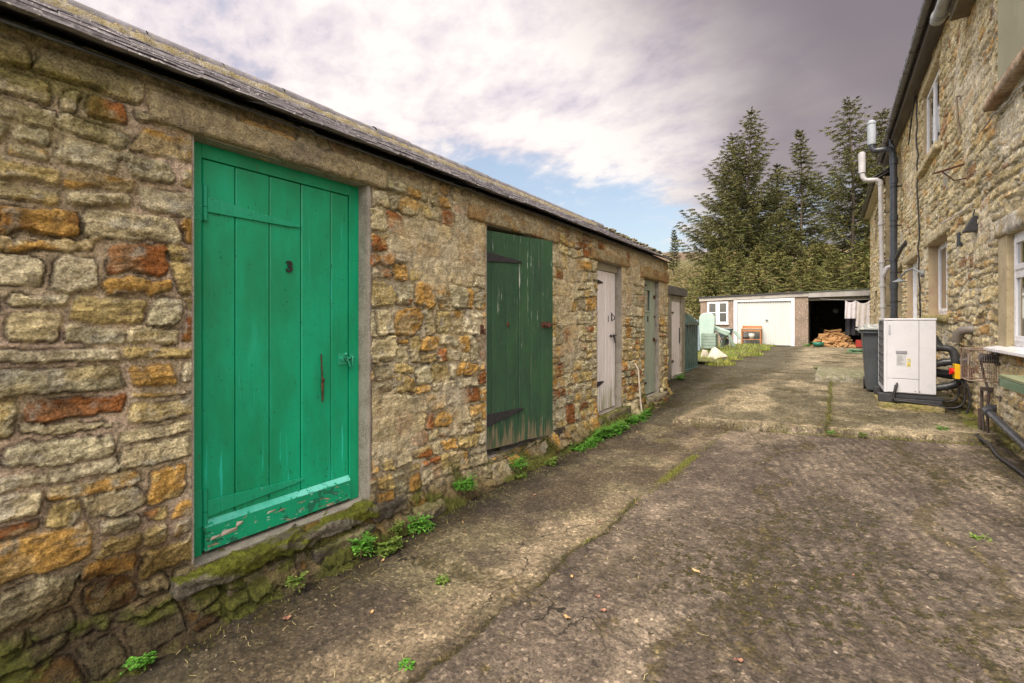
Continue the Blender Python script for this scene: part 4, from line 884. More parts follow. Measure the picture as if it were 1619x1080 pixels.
# black soil pipe with offset and vent
mb = MB(); mb.tube([(1.33, 15.2, .3), (1.32, 15.2, 5.62)], .075, 16); mb.tube([(1.32, 15.2, 5.60), (1.31, 15.2, 5.76), (1.24, 15.2, 5.88), (1.12, 15.2, 5.90), (1.02, 15.2, 5.90), (.91, 15.2, 5.92), (.885, 15.2, 6.0), (.88, 15.2, 6.10)], .078, 14)
mb.tube([(1.27, 15.3, 6.2), (1.27, 15.28, 6.05), (1.33, 15.24, 5.92), (1.33, 15.22, 5.75)], .04, 10)
for z in (1.5, 2.35, 3.05, 4.1, 5.05, 5.55): mb.tube([(1.325, 15.2, z-.07), (1.325, 15.2, z+.07)], .089, 16)
bp = mb.build('soil_pipe', M_BLKP, house)
mb = MB(); mb.tube([(.88, 15.2, 6.08), (.87, 15.2, 6.62)], .092, 16); mb.tube([(.87, 15.2, 6.62), (.87, 15.2, 6.66)], .105, 16); mb._ball((.87, 15.2, 6.67), .085, 12, 1, 1, .7); mb.build('vent_cowl', M_PALE, bp)
mb = MB(); 
for z in (1.95, 2.7, 3.9, 4.9): mb = MB(); mb.tube([(1.325, 15.2, z-.02), (1.325, 15.2, z+.02)], .083, 16); mb.box((1.35, 15.18, z-.015), (RX, 15.22, z+.015)); mb.build('pipe_bracket', M_IRON, bp)
mb = MB(); mb.tube([(1.36, 15.05, 3.05), (1.42, 14.6, 3.25), (RX-.02, 14.3, 3.35)], .045, 10); mb.build('branch_pipe', M_BLKP, bp)
mb = MB(); mb.tube([(1.26, 17., .3), (1.18, 17., 5.42)], .056, 14); mb.tube([(1.18, 17., 5.40), (1.17, 17., 5.52), (1.08, 17., 5.58), (.92, 17., 5.60), (.83, 17., 5.62), (.775, 17., 5.72), (.76, 17., 5.85)], .066, 14); mb.tube([(.76, 17, 5.84), (.75, 17, 6.42)], .088, 14); mb._ball((.75, 17, 6.43), .075, 12, 1, 1, .5)
for z in (1.9, 2.5, 3.2, 4.3): mb.tube([(1.18+.08*(5.42-z)/5.12, 17, z-.05), (1.18+.08*(5.42-z)/5.12, 17, z+.05)], .075, 14)
mb.tube([(1.24, 17, 2.75), (1.33, 16.9, 3.0), (1.42, 16.9, 3.02), (RX, 16.9, 3.02)], .06, 10)
wp = mb.build('waste_pipe', M_WHTP, house)
mb = MB()
for z in (1.9, 3.2, 4.6): mb = MB(); mb.box((1.2, 16.98, z-.012), (RX, 17.02, z+.012)); mb.build('pipe_bracket', M_IRON, wp)
# thin black cable down the wall
def droop(a, b, n, amp, seed): 
    r_ = random.Random(seed); return [tuple(a[k]+(b[k]-a[k])*i/n+(r_.uniform(-amp, amp) if 0 < i < n else 0) for k in range(3)) for i in range(n+1)]
M_BLKC = plain('black_cable', (.02, .018, .02), (.03, .028, .028), .5, 30, .1)
mb = MB(); mb.tube([(RX-.06, 13.6, 5.45), (RX-.07, 13.0, 5.85), (RX-.06, 12.7, 6.15), (RX-.05, 12.55, 6.12)]+droop((RX-.05, 12.45, 5.9), (RX-.05, 12.05, .4), 26, .018, 3), .014, 6); 
mb.build('black_cable', M_BLKC, house)
mb = MB(); mb.tube(droop((RX-.055, 4.6, 3.58), (RX-.05, 7.35, 3.69), 18, .018, 9)+[(RX-.04, 7.6, 3.70)], .010, 6); mb.build('grey_cable', plain('grey_cable', (.45, .42, .36), (.12, .1, .09), .6, 30), house)
mb = MB(); mb.tube([(RX-.02, 8.80, 4.60), (RX-.06, 8.80, 4.60), (RX-.06, 8.78, 4.56), (RX-.05, 8.76, 4.25), (RX-.02, 8.75, 4.0)], .013, 8); mb.build('old_conduit', plain('stained_conduit', (.20, .15, .10), (.38, .32, .21), .8, 5, .5), house)
mb = MB(); mb.tube([(RX, 8.55, 3.58), (RX-.30, 8.6, 3.52), (RX-.32, 8.6, 3.52)], .013, 8); mb.tube([(RX, 8.55, 3.38), (RX-.12, 8.58, 3.38), (RX-.24, 8.6, 3.53)], .009, 8); mb.build('wall_bracket', M_RUST, house)
mb = MB(); mb.tube([(RX-.03, 8.0, 2.93), (RX-.05, 8.4, 2.92), (RX-.10, 9.6, 2.96)], .009, 6); mb.build('overflow_rod', M_WHTP, house)
mb = MB(); mb.tube([(RX-.03, 7.98, 2.85), (RX-.05, 7.95, 2.72), (RX-.03, 7.97, 2.58)], .008, 6); mb.build('short_cable', M_BLKC, house)
mb = MB(); mb.hexa([(RX-.14, 7.9, 2.57), (RX, 7.9, 2.57), (RX, 8.05, 2.57), (RX-.14, 8.05, 2.57)], [(RX-.05, 7.92, 2.76), (RX, 7.92, 2.76), (RX, 8.03, 2.76), (RX-.05, 8.03, 2.76)]); mb.build('extractor_hood', M_IRON, house, .006)
mb = MB(); mb.box((RX-.045, 8.75, 2.50), (RX, 8.87, 2.69)); mb.build('junction_box', M_BLKP, house, .006)
# swan neck lamp
mb = MB(); mb.tube([(RX-.02, 11.9, 2.38), (RX-.06, 11.9, 2.38)], .07, 16); mb.tube([(RX-.05, 11.9, 2.40), (RX-.16, 11.95, 2.50), (RX-.26, 12.1, 2.46), (RX-.32, 12.25, 2.36)], .018, 8)
lamp = mb.build('wall_lamp', plain('galvanised', (.24, .26, .27), (.16, .18, .19), .5, 12), house)
mb = MB(); mb.lathe([(.015, .06), (.035, .055), (.05, .035), (.125, .0), (.13, -.010), (.12, -.010), (.045, .028), (.0, .03)], (RX-.34, 12.3, 2.27), 24); mb.build('lamp_shade', plain('galvanised_shade', (.20, .22, .23), (.12, .14, .15), .5, 12), lamp)
mb = MB(); mb.tube([(RX+.02, 8.13, 1.345), (RX-.05, 8.15, 1.345), (RX-.10, 8.2, 1.325), (RX-.13, 8.25, 1.27), (RX-.145, 8.28, 1.19)], .055, 16); mb.build('vent_pipe', plain('brown_grey_plastic', (.22, .195, .165), (.16, .14, .12), .5, 6), house)
# boiler flue with rusty wire guard
mb = MB(); mb.tube([(RX, 7.12, 1.04), (RX-.15, 7.12, 1.04)], .048, 18)
for i in range(6): mb.tube([(RX-.02-i*.022, 7.12, 1.04), (RX-.031-i*.022, 7.12, 1.04)], .054, 18)
mb.tube([(RX+.0, 7.12, 1.04), (RX-.022, 7.12, 1.04)], .082, 20); fl = mb.build('flue', M_BLKP, house)
mb = MB(); x0, y0, y1, z0, z1 = RX-.262, 6.98, 7.31, .80, 1.14; r = .0065
for zz in (z0, z1): mb.tube([(RX-.01, y0, zz), (x0, y0, zz)], .008, 6); mb.tube([(x0, y0, zz), (x0, y1, zz)], .008, 6); mb.tube([(x0, y1, zz), (RX-.01, y1, zz)], .008, 6)
for xx in (x0,): mb.tube([(xx, y0, z0), (xx, y0, z1)], .007, 6); mb.tube([(xx, y1, z0), (xx, y1, z1)], .007, 6)
for i in range(1, 14): xx = x0+(RX-.01-x0)*i/14; mb.tube([(xx, y0, z0), (xx, y0, z1)], .0018, 4); mb.tube([(xx, y1, z0), (xx, y1, z1)], .0018, 4)
for i in range(1, 5): yy = y0+(y1-y0)*i/5; mb.tube([(x0, yy, z0), (x0, yy, z1)], .0018, 4)
for i in range(1, 6): zz = z0+(z1-z0)*i/6; mb.tube([(RX-.01, y0, zz), (x0, y0, zz), (x0, y1, zz), (RX-.01, y1, zz)], .0014, 4)
mb.build('flue_guard', plain('rusty_wire', (.20, .11, .07), (.28, .24, .20), .8, 20), fl)
# drains low on the wall
mb = MB(); mb.tube([(RX-.10, 7.02, .47), (RX-.10, 4.4, .20)], .034, 14); mb.tube([(RX, 7.10, .50), (RX-.07, 7.10, .50), (RX-.10, 7.04, .475)], .040, 12); mb.tube([(RX-.10, 7.06, .475), (RX-.10, 6.94, .462)], .046, 14); mb.build('sloping_waste_pipe', M_BLKP, house)
mb = MB(); mb.tube([(RX-.10, 7.28, .70), (RX-.10, 7.27, .45), (RX-.09, 7.24, .22)], .014, 10); mb.tube([(RX-.05, 7.22, .70), (RX-.07, 7.20, .48), (RX-.07, 7.18, .15)], .013, 10); mb.box((RX-.12, 7.20, .67), (RX-.01, 7.26, .71)); mb.tube([(RX-.11, 7.30, .46), (RX-.11, 7.30, .20)], .018, 10)
mb.tube([(RX-.05, 7.1, 1.1), (RX-.10, 7.3, .98), (RX-.07, 7.32, .80), (RX-.06, 7.22, .69)], .012, 8); mb.tube([(RX-.02, 7.2, .64), (RX-.02, 6.95, .63), (RX-.04, 6.88, .66), (RX-.04, 6.88, .60)], .008, 6); mb.build('gully_pipes', plain('old_black_pipe', (.05, .042, .04), (.09, .06, .045), .6, 30, .5), house)
mb = MB(); mb.tube([(RX-.14, 7.15, .19), (RX-.20, 7.0, .20), (RX-.17, 6.6, .19), (RX-.20, 6.2, .17), (RX-.18, 5.6, .17), (RX-.2, 4.8, .16)], .016, 8); mb.build('ground_cable', M_BLKC, house)
for k, (ya, yb_, zz, px) in enumerate([(7.30, 7.75, .24, .20), (7.78, 8.35, .27, .16), (6.6, 7.22, .13, .16), (5.9, 6.55, .11, .13), (5.1, 5.85, .10, .13)]):
    rough_block('plinth_stone', (RX-px, ya, .02), (RX+.05, yb_, zz), M_STONE_R, house, 90+k, .022, .025, (.25, .21, .12), (.17, .145, .07), moss=.9, edge=.03)

# second, lower house beyond
house2 = root('stone_house', (1.35, 21, .3), 'far stone house with lower eaves beyond the tall pipes', 'house')
def right_wall2():
    us = np.arange(17.84, 23.9, .045); vs = np.arange(.2, 5.9, .03); U, V = np.meshgrid(us, vs, indexing='ij'); hs = [(20.0, 21.2, 4.3, 5.35), (20.4, 21.5, 1.3, 2.55)]
    H, I, N, K = stone_field(U, V, 35, layout(17.8, 24, 0, 6, 35), wav=.03, gap=.014, rockamp=.02)
    C = stone_colour(U, V, I, N, 35, PALR, [6, 4, 3, 2.2, .9, 3], np.array([.52, .46, .33]), np.array([.58, .54, .44]))
    link('wall', grid_mesh('wall', np.stack([1.35-H, U, V], -1), C, hole_mask(U, V, hs), flip=True), M_STONE_R, house2)
    for h_ in hs: tunnel('reveal', M_SAND, house2, 1.35, *h_, .2); mb = MB(); mb.box((1.5, h_[0], h_[2]), (1.52, h_[1], h_[3])); mb.build('window', M_GLASS, house2)
right_wall2()
mb = MB(); mb.box((1.36, 17.84, -.1), (1.49, 17.9, 5.85)); mb.box((1.6, 17.9, -.1), (8.3, 23.9, 5.8)); mb.box((1.36, 23.8, -.1), (1.6, 23.9, 5.8)); mb.build('inner_walls', M_RUBB, house2)
slate_slope('roof_slates', 1.06, 5.86, 4.8, 8.0, 17.86, 24.0, 20, .4, M_SLATE, house2, 78)
mb = MB(); mb.hexa([(1.12, 17.86, 5.82), (1.12, 24, 5.82), (4.8, 24, 7.9), (4.8, 17.86, 7.9)], [(1.12, 17.86, 5.84), (1.12, 24, 5.84), (4.8, 24, 7.96), (4.8, 17.86, 7.96)]); mb.hexa([(4.8, 17.86, 7.9), (4.8, 24, 7.9), (8.6, 24, 5.7), (8.6, 17.86, 5.7)], [(4.8, 17.86, 7.96), (4.8, 24, 7.96), (8.6, 24, 5.75), (8.6, 17.86, 5.75)]); mb.build('roof_deck', M_SLATE, house2)
mb = MB(); mb.box((1.36, 17.88, 5.70), (1.13, 24.0, 5.73)); mb.box((1.13, 17.88, 5.68), (1.155, 24.0, 5.86)); mb.build('fascia', plain('cream_fascia', (.50, .44, .30), (.38, .33, .22), .6, 5), house2)
gutter(1.06, 5.80, 17.9, 24.0, .065, M_GUT, house2, 7)

# ================================================================== HEAT PUMP
hx0, hx1, hy0, hy1, hz0, hz1 = .61, 1.14, 8.13, 9.05, .47, 1.49
M_HP = plain('white_powder_coat', (.60, .60, .63), (.56, .56, .59), .35, 2, .02, .001, 60)
hp = root('heat_pump', (.87, 8.6, .30), 'white boxy heat pump on black rubber feet beside the house wall', 'heat pump')
mb = MB(); mb.box((hx0+.025, hy0, hz0), (hx1, hy1, hz1-.03)); mb.build('casing', M_HP, hp, .012, seg=3)
mb = MB(); mb.box((hx0-.005, hy0-.008, hz1-.028), (hx1+.006, hy1+.008, hz1)); mb.build('top_cover', M_HP, hp, .008, seg=3)
mb = MB(); mb.box((hx0+.085, hy0-.004, hz0+.20), (hx0+.355, hy0+.01, hz1-.033)); mb.build('side_panel', M_HP, hp, .003)
mb = MB(); mb.box((hx0+.36, hy0-.0045, hz0+.012), (hx1-.004, hy0+.01, hz1-.033)); mb.build('service_panel', M_HP, hp, .003)
mb = MB(); mb.box((hx0+.035, hy0-.005, hz0+.012), (hx0+.355, hy0+.01, hz0+.193)); mb.build('lower_panel', M_HP, hp, .003)
M_SEAM = plain('panel_gap', (.16, .16, .17), (.12, .12, .12), .7, 5)
mb = MB(); mb.box((hx0+.355, hy0-.001, hz0+.012), (hx0+.36, hy0+.006, hz1-.033)); mb.box((hx0+.03, hy0-.001, hz0+.193), (hx0+.355, hy0+.006, hz0+.20)); mb.build('panel_gap', M_SEAM, hp)
M_GRILL = plain('black_grille', (.022, .022, .024), (.03, .03, .03), .5, 20, .1)
mb = MB()
for i in range(24): yy = hy0+.10+(hy1-hy0-.16)*i/23; mb.box((hx0-.006, yy-.003, hz0+.07), (hx0+.0, yy+.003, hz1-.05))
for i in range(9): zz = hz0+.07+(hz1-hz0-.12)*i/8; mb.box((hx0-.010, hy0+.06, zz-.004), (hx0-.006, hy1-.03, zz+.004))
mb.build('fan_grille', plain('grille_bar', (.10, .10, .10), (.14, .14, .14), .5, 20, .1), hp)
mb = MB(); mb.box((hx0+.0, hy0+.05, hz0+.06), (hx0+.03, hy1-.02, hz1-.045)); mb.build('fan_opening', M_GRILL, hp)
mb = MB(); mb.box((hx0-.008, hy0+.0, hz0+.0), (hx0+.028, hy0+.05, hz1-.03)); mb.box((hx0-.008, hy1-.018, hz0), (hx0+.028, hy1, hz1-.03)); mb.box((hx0-.008, hy0+.05, hz0), (hx0+.028, hy1-.018, hz0+.055)); mb.build('front_frame', M_HP, hp, .01, seg=3)
mb = MB(); mb.box((hx0+.12, hy0-.012, 1.005), (hx0+.235, hy0-.003, 1.05)); mb.build('handle_recess', plain('handle_grey', (.36, .36, .38), (.22, .22, .24), .4, 3), hp, .004)
mb = MB(); mb.box((hx0+.125, hy0-.0065, .845), (hx0+.225, hy0-.0035, .99)); lb = mb.build('rating_label', plain('label_silver', (.50, .50, .51), (.46, .46, .47), .4, 20), hp)
M_INK = plain('label_ink', (.16, .16, .17), (.2, .2, .2), .6, 20); mb = MB(); rq = random.Random(3)
for i in range(9): zz = .978-i*.0145; mb.box((hx0+.131, hy0-.0072, zz-.0025), (hx0+.131+rq.uniform(.04, .085), hy0-.006, zz+.0025))
mb.build('small_print', M_INK, lb)
mb = MB(); mb.box((hx0+.235, hy0-.0065, .835), (hx0+.272, hy0-.0035, .945)); wl = mb.build('warning_label', plain('label_yellow', (.60, .50, .10), (.55, .46, .12), .4, 20), hp)
mb = MB(); mb.box((hx0+.240, hy0-.0072, .895), (hx0+.267, hy0-.006, .935)); mb.build('warning_print', plain('label_white', (.6, .58, .5), (.3, .3, .28), .4, 60), wl); mb = MB(); mb.add([(hx0+.244, hy0-.0072, .848), (hx0+.264, hy0-.0072, .848), (hx0+.254, hy0-.0072, .872)], [(0,1,2)]); mb.build('warning_triangle', M_INK, wl)
mb = MB(); mb.box((hx0+.042, hy0-.007, 1.27), (hx0+.062, hy0-.003, 1.40)); mb.build('edge_badge', plain('badge', (.42, .42, .45), (.3, .3, .33), .4, 10), hp)
mb = MB()
for xx in (.33, .375): mb = MB(); mb.tube([(hx0+xx-.01, hy0-.004, hz0+.035), (hx0+xx-.01, hy0-.008, hz0+.035)], .008, 10); mb.build('screw', M_INK, hp)
M_RUB = plain('black_rubber', (.028, .028, .032), (.04, .04, .042), .75, 20, .3)
for yy in (hy0+.04, hy1-.12):
    mb = MB(); mb.box((hx0-.07, yy-.06, .335), (hx0+.10, yy+.06, .455)); mb.box((hx0+.10, yy-.055, .34), (hx1+.06, yy+.055, .40)); mb.build('rubber_foot', M_RUB, hp, .012)
mb = MB(); mb.box((hx0+.02, hy0+.02, .43), (hx1-.0, hy1-.02, .469)); mb.box((hx0+.02, hy0+.0, .405), (hx1+.08, hy0+.04, .447)); mb.build('base_rail', M_RUB, hp, .004)
mb = MB(); mb.tube([(hx0+.13, hy0-.002, .60), (hx0+.13, hy0-.03, .605), (hx0+.125, hy0-.04, .56), (hx0+.09, hy0-.04, .43), (hx0+.10, hy0-.05, .375), (hx0+.2, hy0-.05, .37), (hx1, hy0-.05, .345), (hx1+.22, hy0-.06, .29)], .012, 8); mb.tube([(hx0+.112, hy0-.002, .575), (hx0+.11, hy0-.025, .57), (hx0+.10, hy0-.03, .5), (hx0+.075, hy0-.04, .38)], .010, 8); mb.build('power_cable', M_BLKC, hp)
def arc(p, q, bulge, n=8):
    p, q, b = Vector(p), Vector(q), Vector(bulge); return [tuple(p*(1-t)**2+b*2*t*(1-t)+q*t*t) for t in [i/n for i in range(n+1)]]
M_LAG = plain('black_foam_lagging', (.03, .032, .036), (.05, .052, .056), .38, 10, .3, .003, 60)
mb = MB(); mb.tube([(hx1-.01, 8.30, 1.10), (hx1+.08, 8.30, 1.09)]+arc((hx1+.12, 8.30, 1.09), (hx1+.20, 8.28, .88), (hx1+.22, 8.29, 1.09)), .045, 14); mb.tube([(hx1-.01, 8.34, .86), (hx1+.10, 8.32, .90), (hx1+.34, 8.30, .94)], .048, 14); mb.tube([(hx1-.01, 8.28, .55), (hx1+.12, 8.28, .58)]+arc((hx1+.14, 8.28, .59), (hx1+.28, 8.30, .76), (hx1+.24, 8.28, .60)), .047, 14)
for p, q in (((hx1+.02, 8.30, 1.10), (hx1+.04, 8.30, 1.10)), ((hx1+.09, 8.32, .895), (hx1+.11, 8.32, .90)), ((hx1+.10, 8.28, .573), (hx1+.12, 8.28, .578)), ((hx1+.20, 8.31, .915), (hx1+.22, 8.31, .92))): mb.tube([p, q], .054, 14)
mb.build('lagged_pipe', M_LAG, hp); mb = MB(); mb.tube([(hx1-.01, 8.62, 1.26), (hx1+.03, 8.62, 1.24), (hx1+.10, 8.6, 1.10)], .045, 12); mb.build('lagged_pipe', M_LAG, hp); mb = MB(); mb.tube([(hx1+.0, 8.5, .75), (hx1+.2, 8.5, .72), (hx1+.36, 8.5, .78)], .06, 12)
mb.build('lagged_pipe', M_LAG, hp)
mb = MB(); mb.tube([(hx1+.22, 8.1, .70)]+arc((hx1+.24, 8.08, .66), (hx1+.10, 8.05, .33), (hx1+.32, 8.06, .32)), .011, 8); mb.tube([(hx1+.25, 8.12, .72)]+arc((hx1+.27, 8.1, .66), (hx1+.26, 8.05, .25), (hx1+.35, 8.06, .45)), .013, 8); mb.tube([(hx1+.18, 8.2, .8)]+arc((hx1+.2, 8.2, .7), (hx1+.02, 8.15, .40), (hx1+.3, 8.2, .35)), .010, 8); mb.build('loose_cables', M_BLKC, hp)
rough_block('heat_pump_plinth', (.545, 8.06, .16), (1.22, 9.15, .335), M_STONE_R, hp, 120, .012, .02, (.34, .27, .12), (.25, .21, .10), moss=.45, edge=.02)
hs_ = root('isolator_switch', (RX-.1, 8.07, .80), 'yellow isolator switch with red knob between heat pump pipes and wire guard', 'switch')
mb = MB(); mb.box((1.315, 8.0, .72), (1.36, 8.12, .895)); mb.build('body', plain('grey_switch', (.5, .5, .5), (.4, .4, .4), .4, 5), hs_, .008)
mb = MB(); mb.box((1.295, 7.985, .715), (1.345, 8.135, .90)); mb.build('cover', plain('yellow_plastic', (.78, .46, .01), (.7, .4, .01), .35, 5, .05), hs_, .004)
mb = MB(); mb.tube([(1.295, 8.06, .808), (1.268, 8.06, .808)], .04, 16); mb.box((1.252, 8.046, .768), (1.27, 8.072, .848)); mb.build('knob', plain('red_plastic', (.62, .015, .01), (.55, .02, .02), .3, 5, .05), hs_, .003)
mb = MB(); mb.box((1.36, 8.03, .75), (RX, 8.10, .86)); mb.build('mounting', M_RUST, hs_)

# ================================================================== WHEELIE BIN
bn = root('wheelie_bin', (.72, 9.55, .30), 'dark grey wheelie bin with grimy lid behind the heat pump', 'bin')
M_BIN = plain('dark_grey_bin', (.075, .085, .095), (.055, .062, .066), .5, 3, .2, .002, 60, speck=(4, .66, (.10, .11, .06)))
def tprism(a, za, b, zb): return [(a[0], a[2], za), (a[1], a[2], za), (a[1], a[3], za), (a[0], a[3], za)], [(b[0], b[2], zb), (b[1], b[2], zb), (b[1], b[3], zb), (b[0], b[3], zb)]
z0 = .325; mb = MB(); mb.hexa(*tprism((.48, .92, 9.36, 9.80), z0, (.42, .98, 9.24, 9.88), 1.27)); mb.build('body', M_BIN, bn, .03, seg=3)
mb = MB(); mb.hexa(*tprism((.385, 1.01, 9.20, 9.92), 1.255, (.385, 1.01, 9.20, 9.92), 1.31)); mb.build('rim', M_BIN, bn, .01)
mb = MB(); mb.hexa(*tprism((.37, 1.02, 9.17, 9.93), 1.312, (.37, 1.02, 9.17, 9.93), 1.335)); mb.hexa(*tprism((.38, 1.01, 9.19, 9.9), 1.335, (.48, .94, 9.30, 9.85), 1.40)); mb.tube([(.36, 9.25, 1.315), (.36, 9.85, 1.315)], .018, 8); mb.build('lid', plain('lichened_lid', (.26, .27, .26), (.16, .17, .17), .7, 9, .3, speck=(26, .52, (.42, .43, .38))), bn, .012)
for xx in (.455, .93): mb = MB(); mb.tube([(xx, 9.82, .41), (xx+.05, 9.82, .41)], .10, 20); mb.build('wheel', M_RUB, bn, .006)
# ================================================================== GREEN BENCH TABLE by the near window
bt = root('garden_table', (1.3, 5.2, .12), 'green painted slatted garden table against the near house wall', 'table')
M_GBT = plain('green_garden_paint', (.13, .22, .12), (.10, .17, .10), .45, 4, .2, st=(1, .2, 1)); M_GBB = plain('green_brown_board', (.25, .27, .15), (.20, .22, .12), .6, 4, .3, st=(1, .2, 1)); M_GBL = plain('bright_green_board', (.10, .30, .16), (.09, .25, .14), .4, 4, .2)
mb = MB(); mb.box((1.205, 3.9, .885), (1.235, 5.72, .955)); mb.box((1.205, 5.69, .885), (1.46, 5.72, .955)); mb.build('apron', M_GBT, bt, .004)
for i in range(2): mb = MB(); mb.box((1.208+i*.10, 3.9, .958), (1.302+i*.10, 5.735, .985)); mb.build('slat', M_GBB, bt, .004)
mb = MB(); mb.box((1.30, 3.9, .988), (1.44, 5.36, 1.075)); mb.build('raised_board', M_GBL, bt, .006)
for yy in (4.0, 4.55):
    for xx in (1.21, 1.40): mb = MB(); mb.box((xx, yy, .12), (xx+.05, yy+.06, .884)); mb.build('leg', M_GBT, bt, .004)
# ================================================================== SMALL SHED behind the stone shed
sb = root('coal_shed', (-2.8, 10, .25), 'small flat roofed coal shed with concrete posts and a chipped white door', 'shed')
bx = -2.8
mb = MB(); mb.box((bx-.12, 9.45, .05), (bx, 9.98, 2.02)); mb.build('post', M_CONC, sb, .006); mb = MB(); mb.box((bx-.10, 10.74, .1), (bx+.005, 11.06, 2.0)); mb.build('post', M_CONC, sb, .006)
mb = MB(); mb.box((bx-.10, 9.98, 1.90), (bx-.01, 10.74, 2.01)); mb.build('door_head', M_CONC, sb, .004)
mb = MB(); mb.box((bx-.3, 9.2, 2.02), (bx+.05, 11.10, 2.20)); mb.build('roof_beam', plain('grey_weathered_timber', (.15, .145, .125), (.095, .09, .075), .85, 5, .6, st=(1, .15, 1)), sb, .005)
mb = MB(); mb.box((bx-.3, 9.2, 0.), (-4.4, 11.05, 2.03)); mb.box((-4.4, 9.1, 2.04), (bx-.3, 11.1, 2.14)); mb.build('side_wall', M_CONC, sb)
M_WCH = paint('chipped_white_paint', (.80, .74, .72), (.72, .67, .64), [((.12, .09, .07), (22, 40, 12), .72, .02, .3, .9, .10)], .6, fine=.2, bs=.3)
sd_ = plank_mesh(9.985, 10.735, .30, 1.90, bx-.03, .03, [9.985+.75*k/5 for k in range(1, 5)], seed=21, gr=.002).build('door', M_WCH, sb)
mb = MB(); mb.box((bx-.028, 9.99, 1.62), (bx-.018, 10.20, 1.66)); mb.build('hinge', M_IRON, sd_); mb = MB(); mb.box((bx-.028, 9.99, .55), (bx-.018, 10.20, .60)); mb.build('hinge', M_IRON, sd_); mb = MB(); mb.box((bx-.028, 10.66, .95), (bx-.015, 10.69, 1.3)); mb.build('bolt', M_IRON, sd_)
mb = MB(); mb.box((bx-.2, 9.98, .1), (bx+.03, 10.74, .295)); mb.build('threshold', plain('white_step', (.46, .42, .36), (.34, .31, .25), .85, 6, .5), sb, .01)
# green plastic oil tank with ribs
ot = root('oil_tank', (-3.2, 11.8, .3), 'dark green ribbed plastic oil tank next to the coal shed', 'oil tank')
M_TANK = plain('green_tank_plastic', (.055, .105, .088), (.04, .078, .066), .45, 3, .15, .002, 40)
def rib_profile(y0, y1, x0, n):
    pts = [(x0, y0)]; L = y1-y0; w_ = L/n
    for i in range(n):
        a = y0+i*w_; pts += [(x0, a+w_*.22), (x0-.075, a+w_*.32), (x0-.075, a+w_*.68), (x0, a+w_*.78)]
    return pts+[(x0, y1)]
pr = rib_profile(11.12, 12.24, -2.78, 5); back = [(-3.7, 12.24), (-3.7, 11.12)]
def prism(m, pl, z0, z1, sh=1.0):
    cx = sum(p[0] for p in pl)/len(pl); cy = sum(p[1] for p in pl)/len(pl)
    n = len(pl); m.add([(p[0], p[1], z0) for p in pl]+[(cx+(p[0]-cx)*sh, cy+(p[1]-cy)*sh, z1) for p in pl], [(k, (k+1) % n, n+(k+1) % n, n+k) for k in range(n)]+[tuple(range(n, 2*n))])
mb = MB(); prism(mb, pr+back, .30, 1.35); mb.box((-2.75, 11.10, 1.35), (-3.72, 12.26, 1.43)); pl2 = [(-2.77, 11.12), (-2.77, 12.24), (-3.7, 12.24), (-3.7, 11.12)]
mb.hexa([(-2.765, 11.12, 1.43), (-3.7, 11.12, 1.43), (-3.7, 12.24, 1.43), (-2.765, 12.24, 1.43)], [(-2.85, 11.2, 1.66), (-3.6, 11.2, 1.66), (-3.55, 12.05, 1.60), (-2.9, 12.05, 1.60)]); mb.box((-2.75, 11.10, .24), (-3.72, 12.26, .31)); mb.build('tank', M_TANK, ot, .01)
mb = MB(); mb.tube([(-3.2, 11.6, 1.62), (-3.2, 11.6, 1.72)], .11, 16); mb.build('filler_cap', M_TANK, ot, .01)
M_DKG = plain('black_groove', (.03, .05, .045), (.02, .035, .03), .6, 5)
for i in range(5): yy = 11.12+(i+.5)*1.12/5; mb = MB(); mb.box((-2.852, yy-.035, .34), (-2.848, yy+.035, 1.28)); mb.build('groove', M_DKG, ot)
kb = rough_block('tank_kerb', (-3.7, 10.95, .10), (-2.66, 12.9, .235), M_CONC and M_STONE_R, None, 131, .010, .05, (.34, .31, .24), (.24, .22, .15), moss=.3, org=(-3, 12, .1)); tag(kb, 'low mossy concrete kerb under the green oil tank', 'kerb')
kb = rough_block('threshold_slab', (-2.78, 9.95, .10), (-2.50, 12.3, .20), M_STONE_R, None, 132, .012, .05, (.46, .42, .34), (.34, .31, .22), moss=.2, org=(-2.6, 11, .1)); tag(kb, 'pale rough concrete strip along the foot of the coal shed and tank', 'slab')
# raised slab by the bin
sl = rough_block('concrete_slab', (-.25, 10.5, .20), (1.2, 12.5, .415), M_STONE_R, None, 133, .014, .05, (.27, .25, .19), (.19, .175, .12), moss=.35, org=(.4, 11.5, .2)); tag(sl, 'raised concrete slab lying on the yard left of the wheelie bin', 'slab')

# ================================================================== GARAGE with open bay
GY = 24.
gar = root('garage', (-2, GY, .33), 'flat roofed pebbledashed garage with white ribbed door and open wood store', 'garage')
M_DASH = plain('pebbledash', (.27, .20, .155), (.19, .145, .11), .95, 2.2, .9, .02, 24, speck=(17, .56, (.40, .32, .26)))
def gb(m, x0, x1, z0, z1, d=.2): m.box((x0, GY, z0), (x1, GY+d, z1))
mb = MB(); gb(mb, -5.33, -5.0, .2, 2.5); gb(mb, -5.0, -4.06, .2, 1.32); gb(mb, -5.0, -4.06, 2.40, 2.5); gb(mb, -4.06, -3.82, .2, 2.5); gb(mb, -1.33, -.82, .2, 2.6); gb(mb, -3.82, -1.33, 2.52, 2.6)
mb.box((-5.33, GY+.2, .2), (-5.13, GY+5.5, 2.5)); mb.build('front_wall', M_DASH, gar)
mb = MB(); mb.box((-.88, GY+.2, .2), (-.80, GY+5.3, 2.6)); mb.box((1.34, GY+.0, .2), (1.5, GY+5.5, 2.7)); mb.box((-5.3, GY+5.3, .2), (1.5, GY+5.5, 2.7)); mb.build('inner_wall', plain('dark_block', (.06, .055, .05), (.035, .032, .03), .95, 4, .5), gar)  # near-black blocks lining the open bay
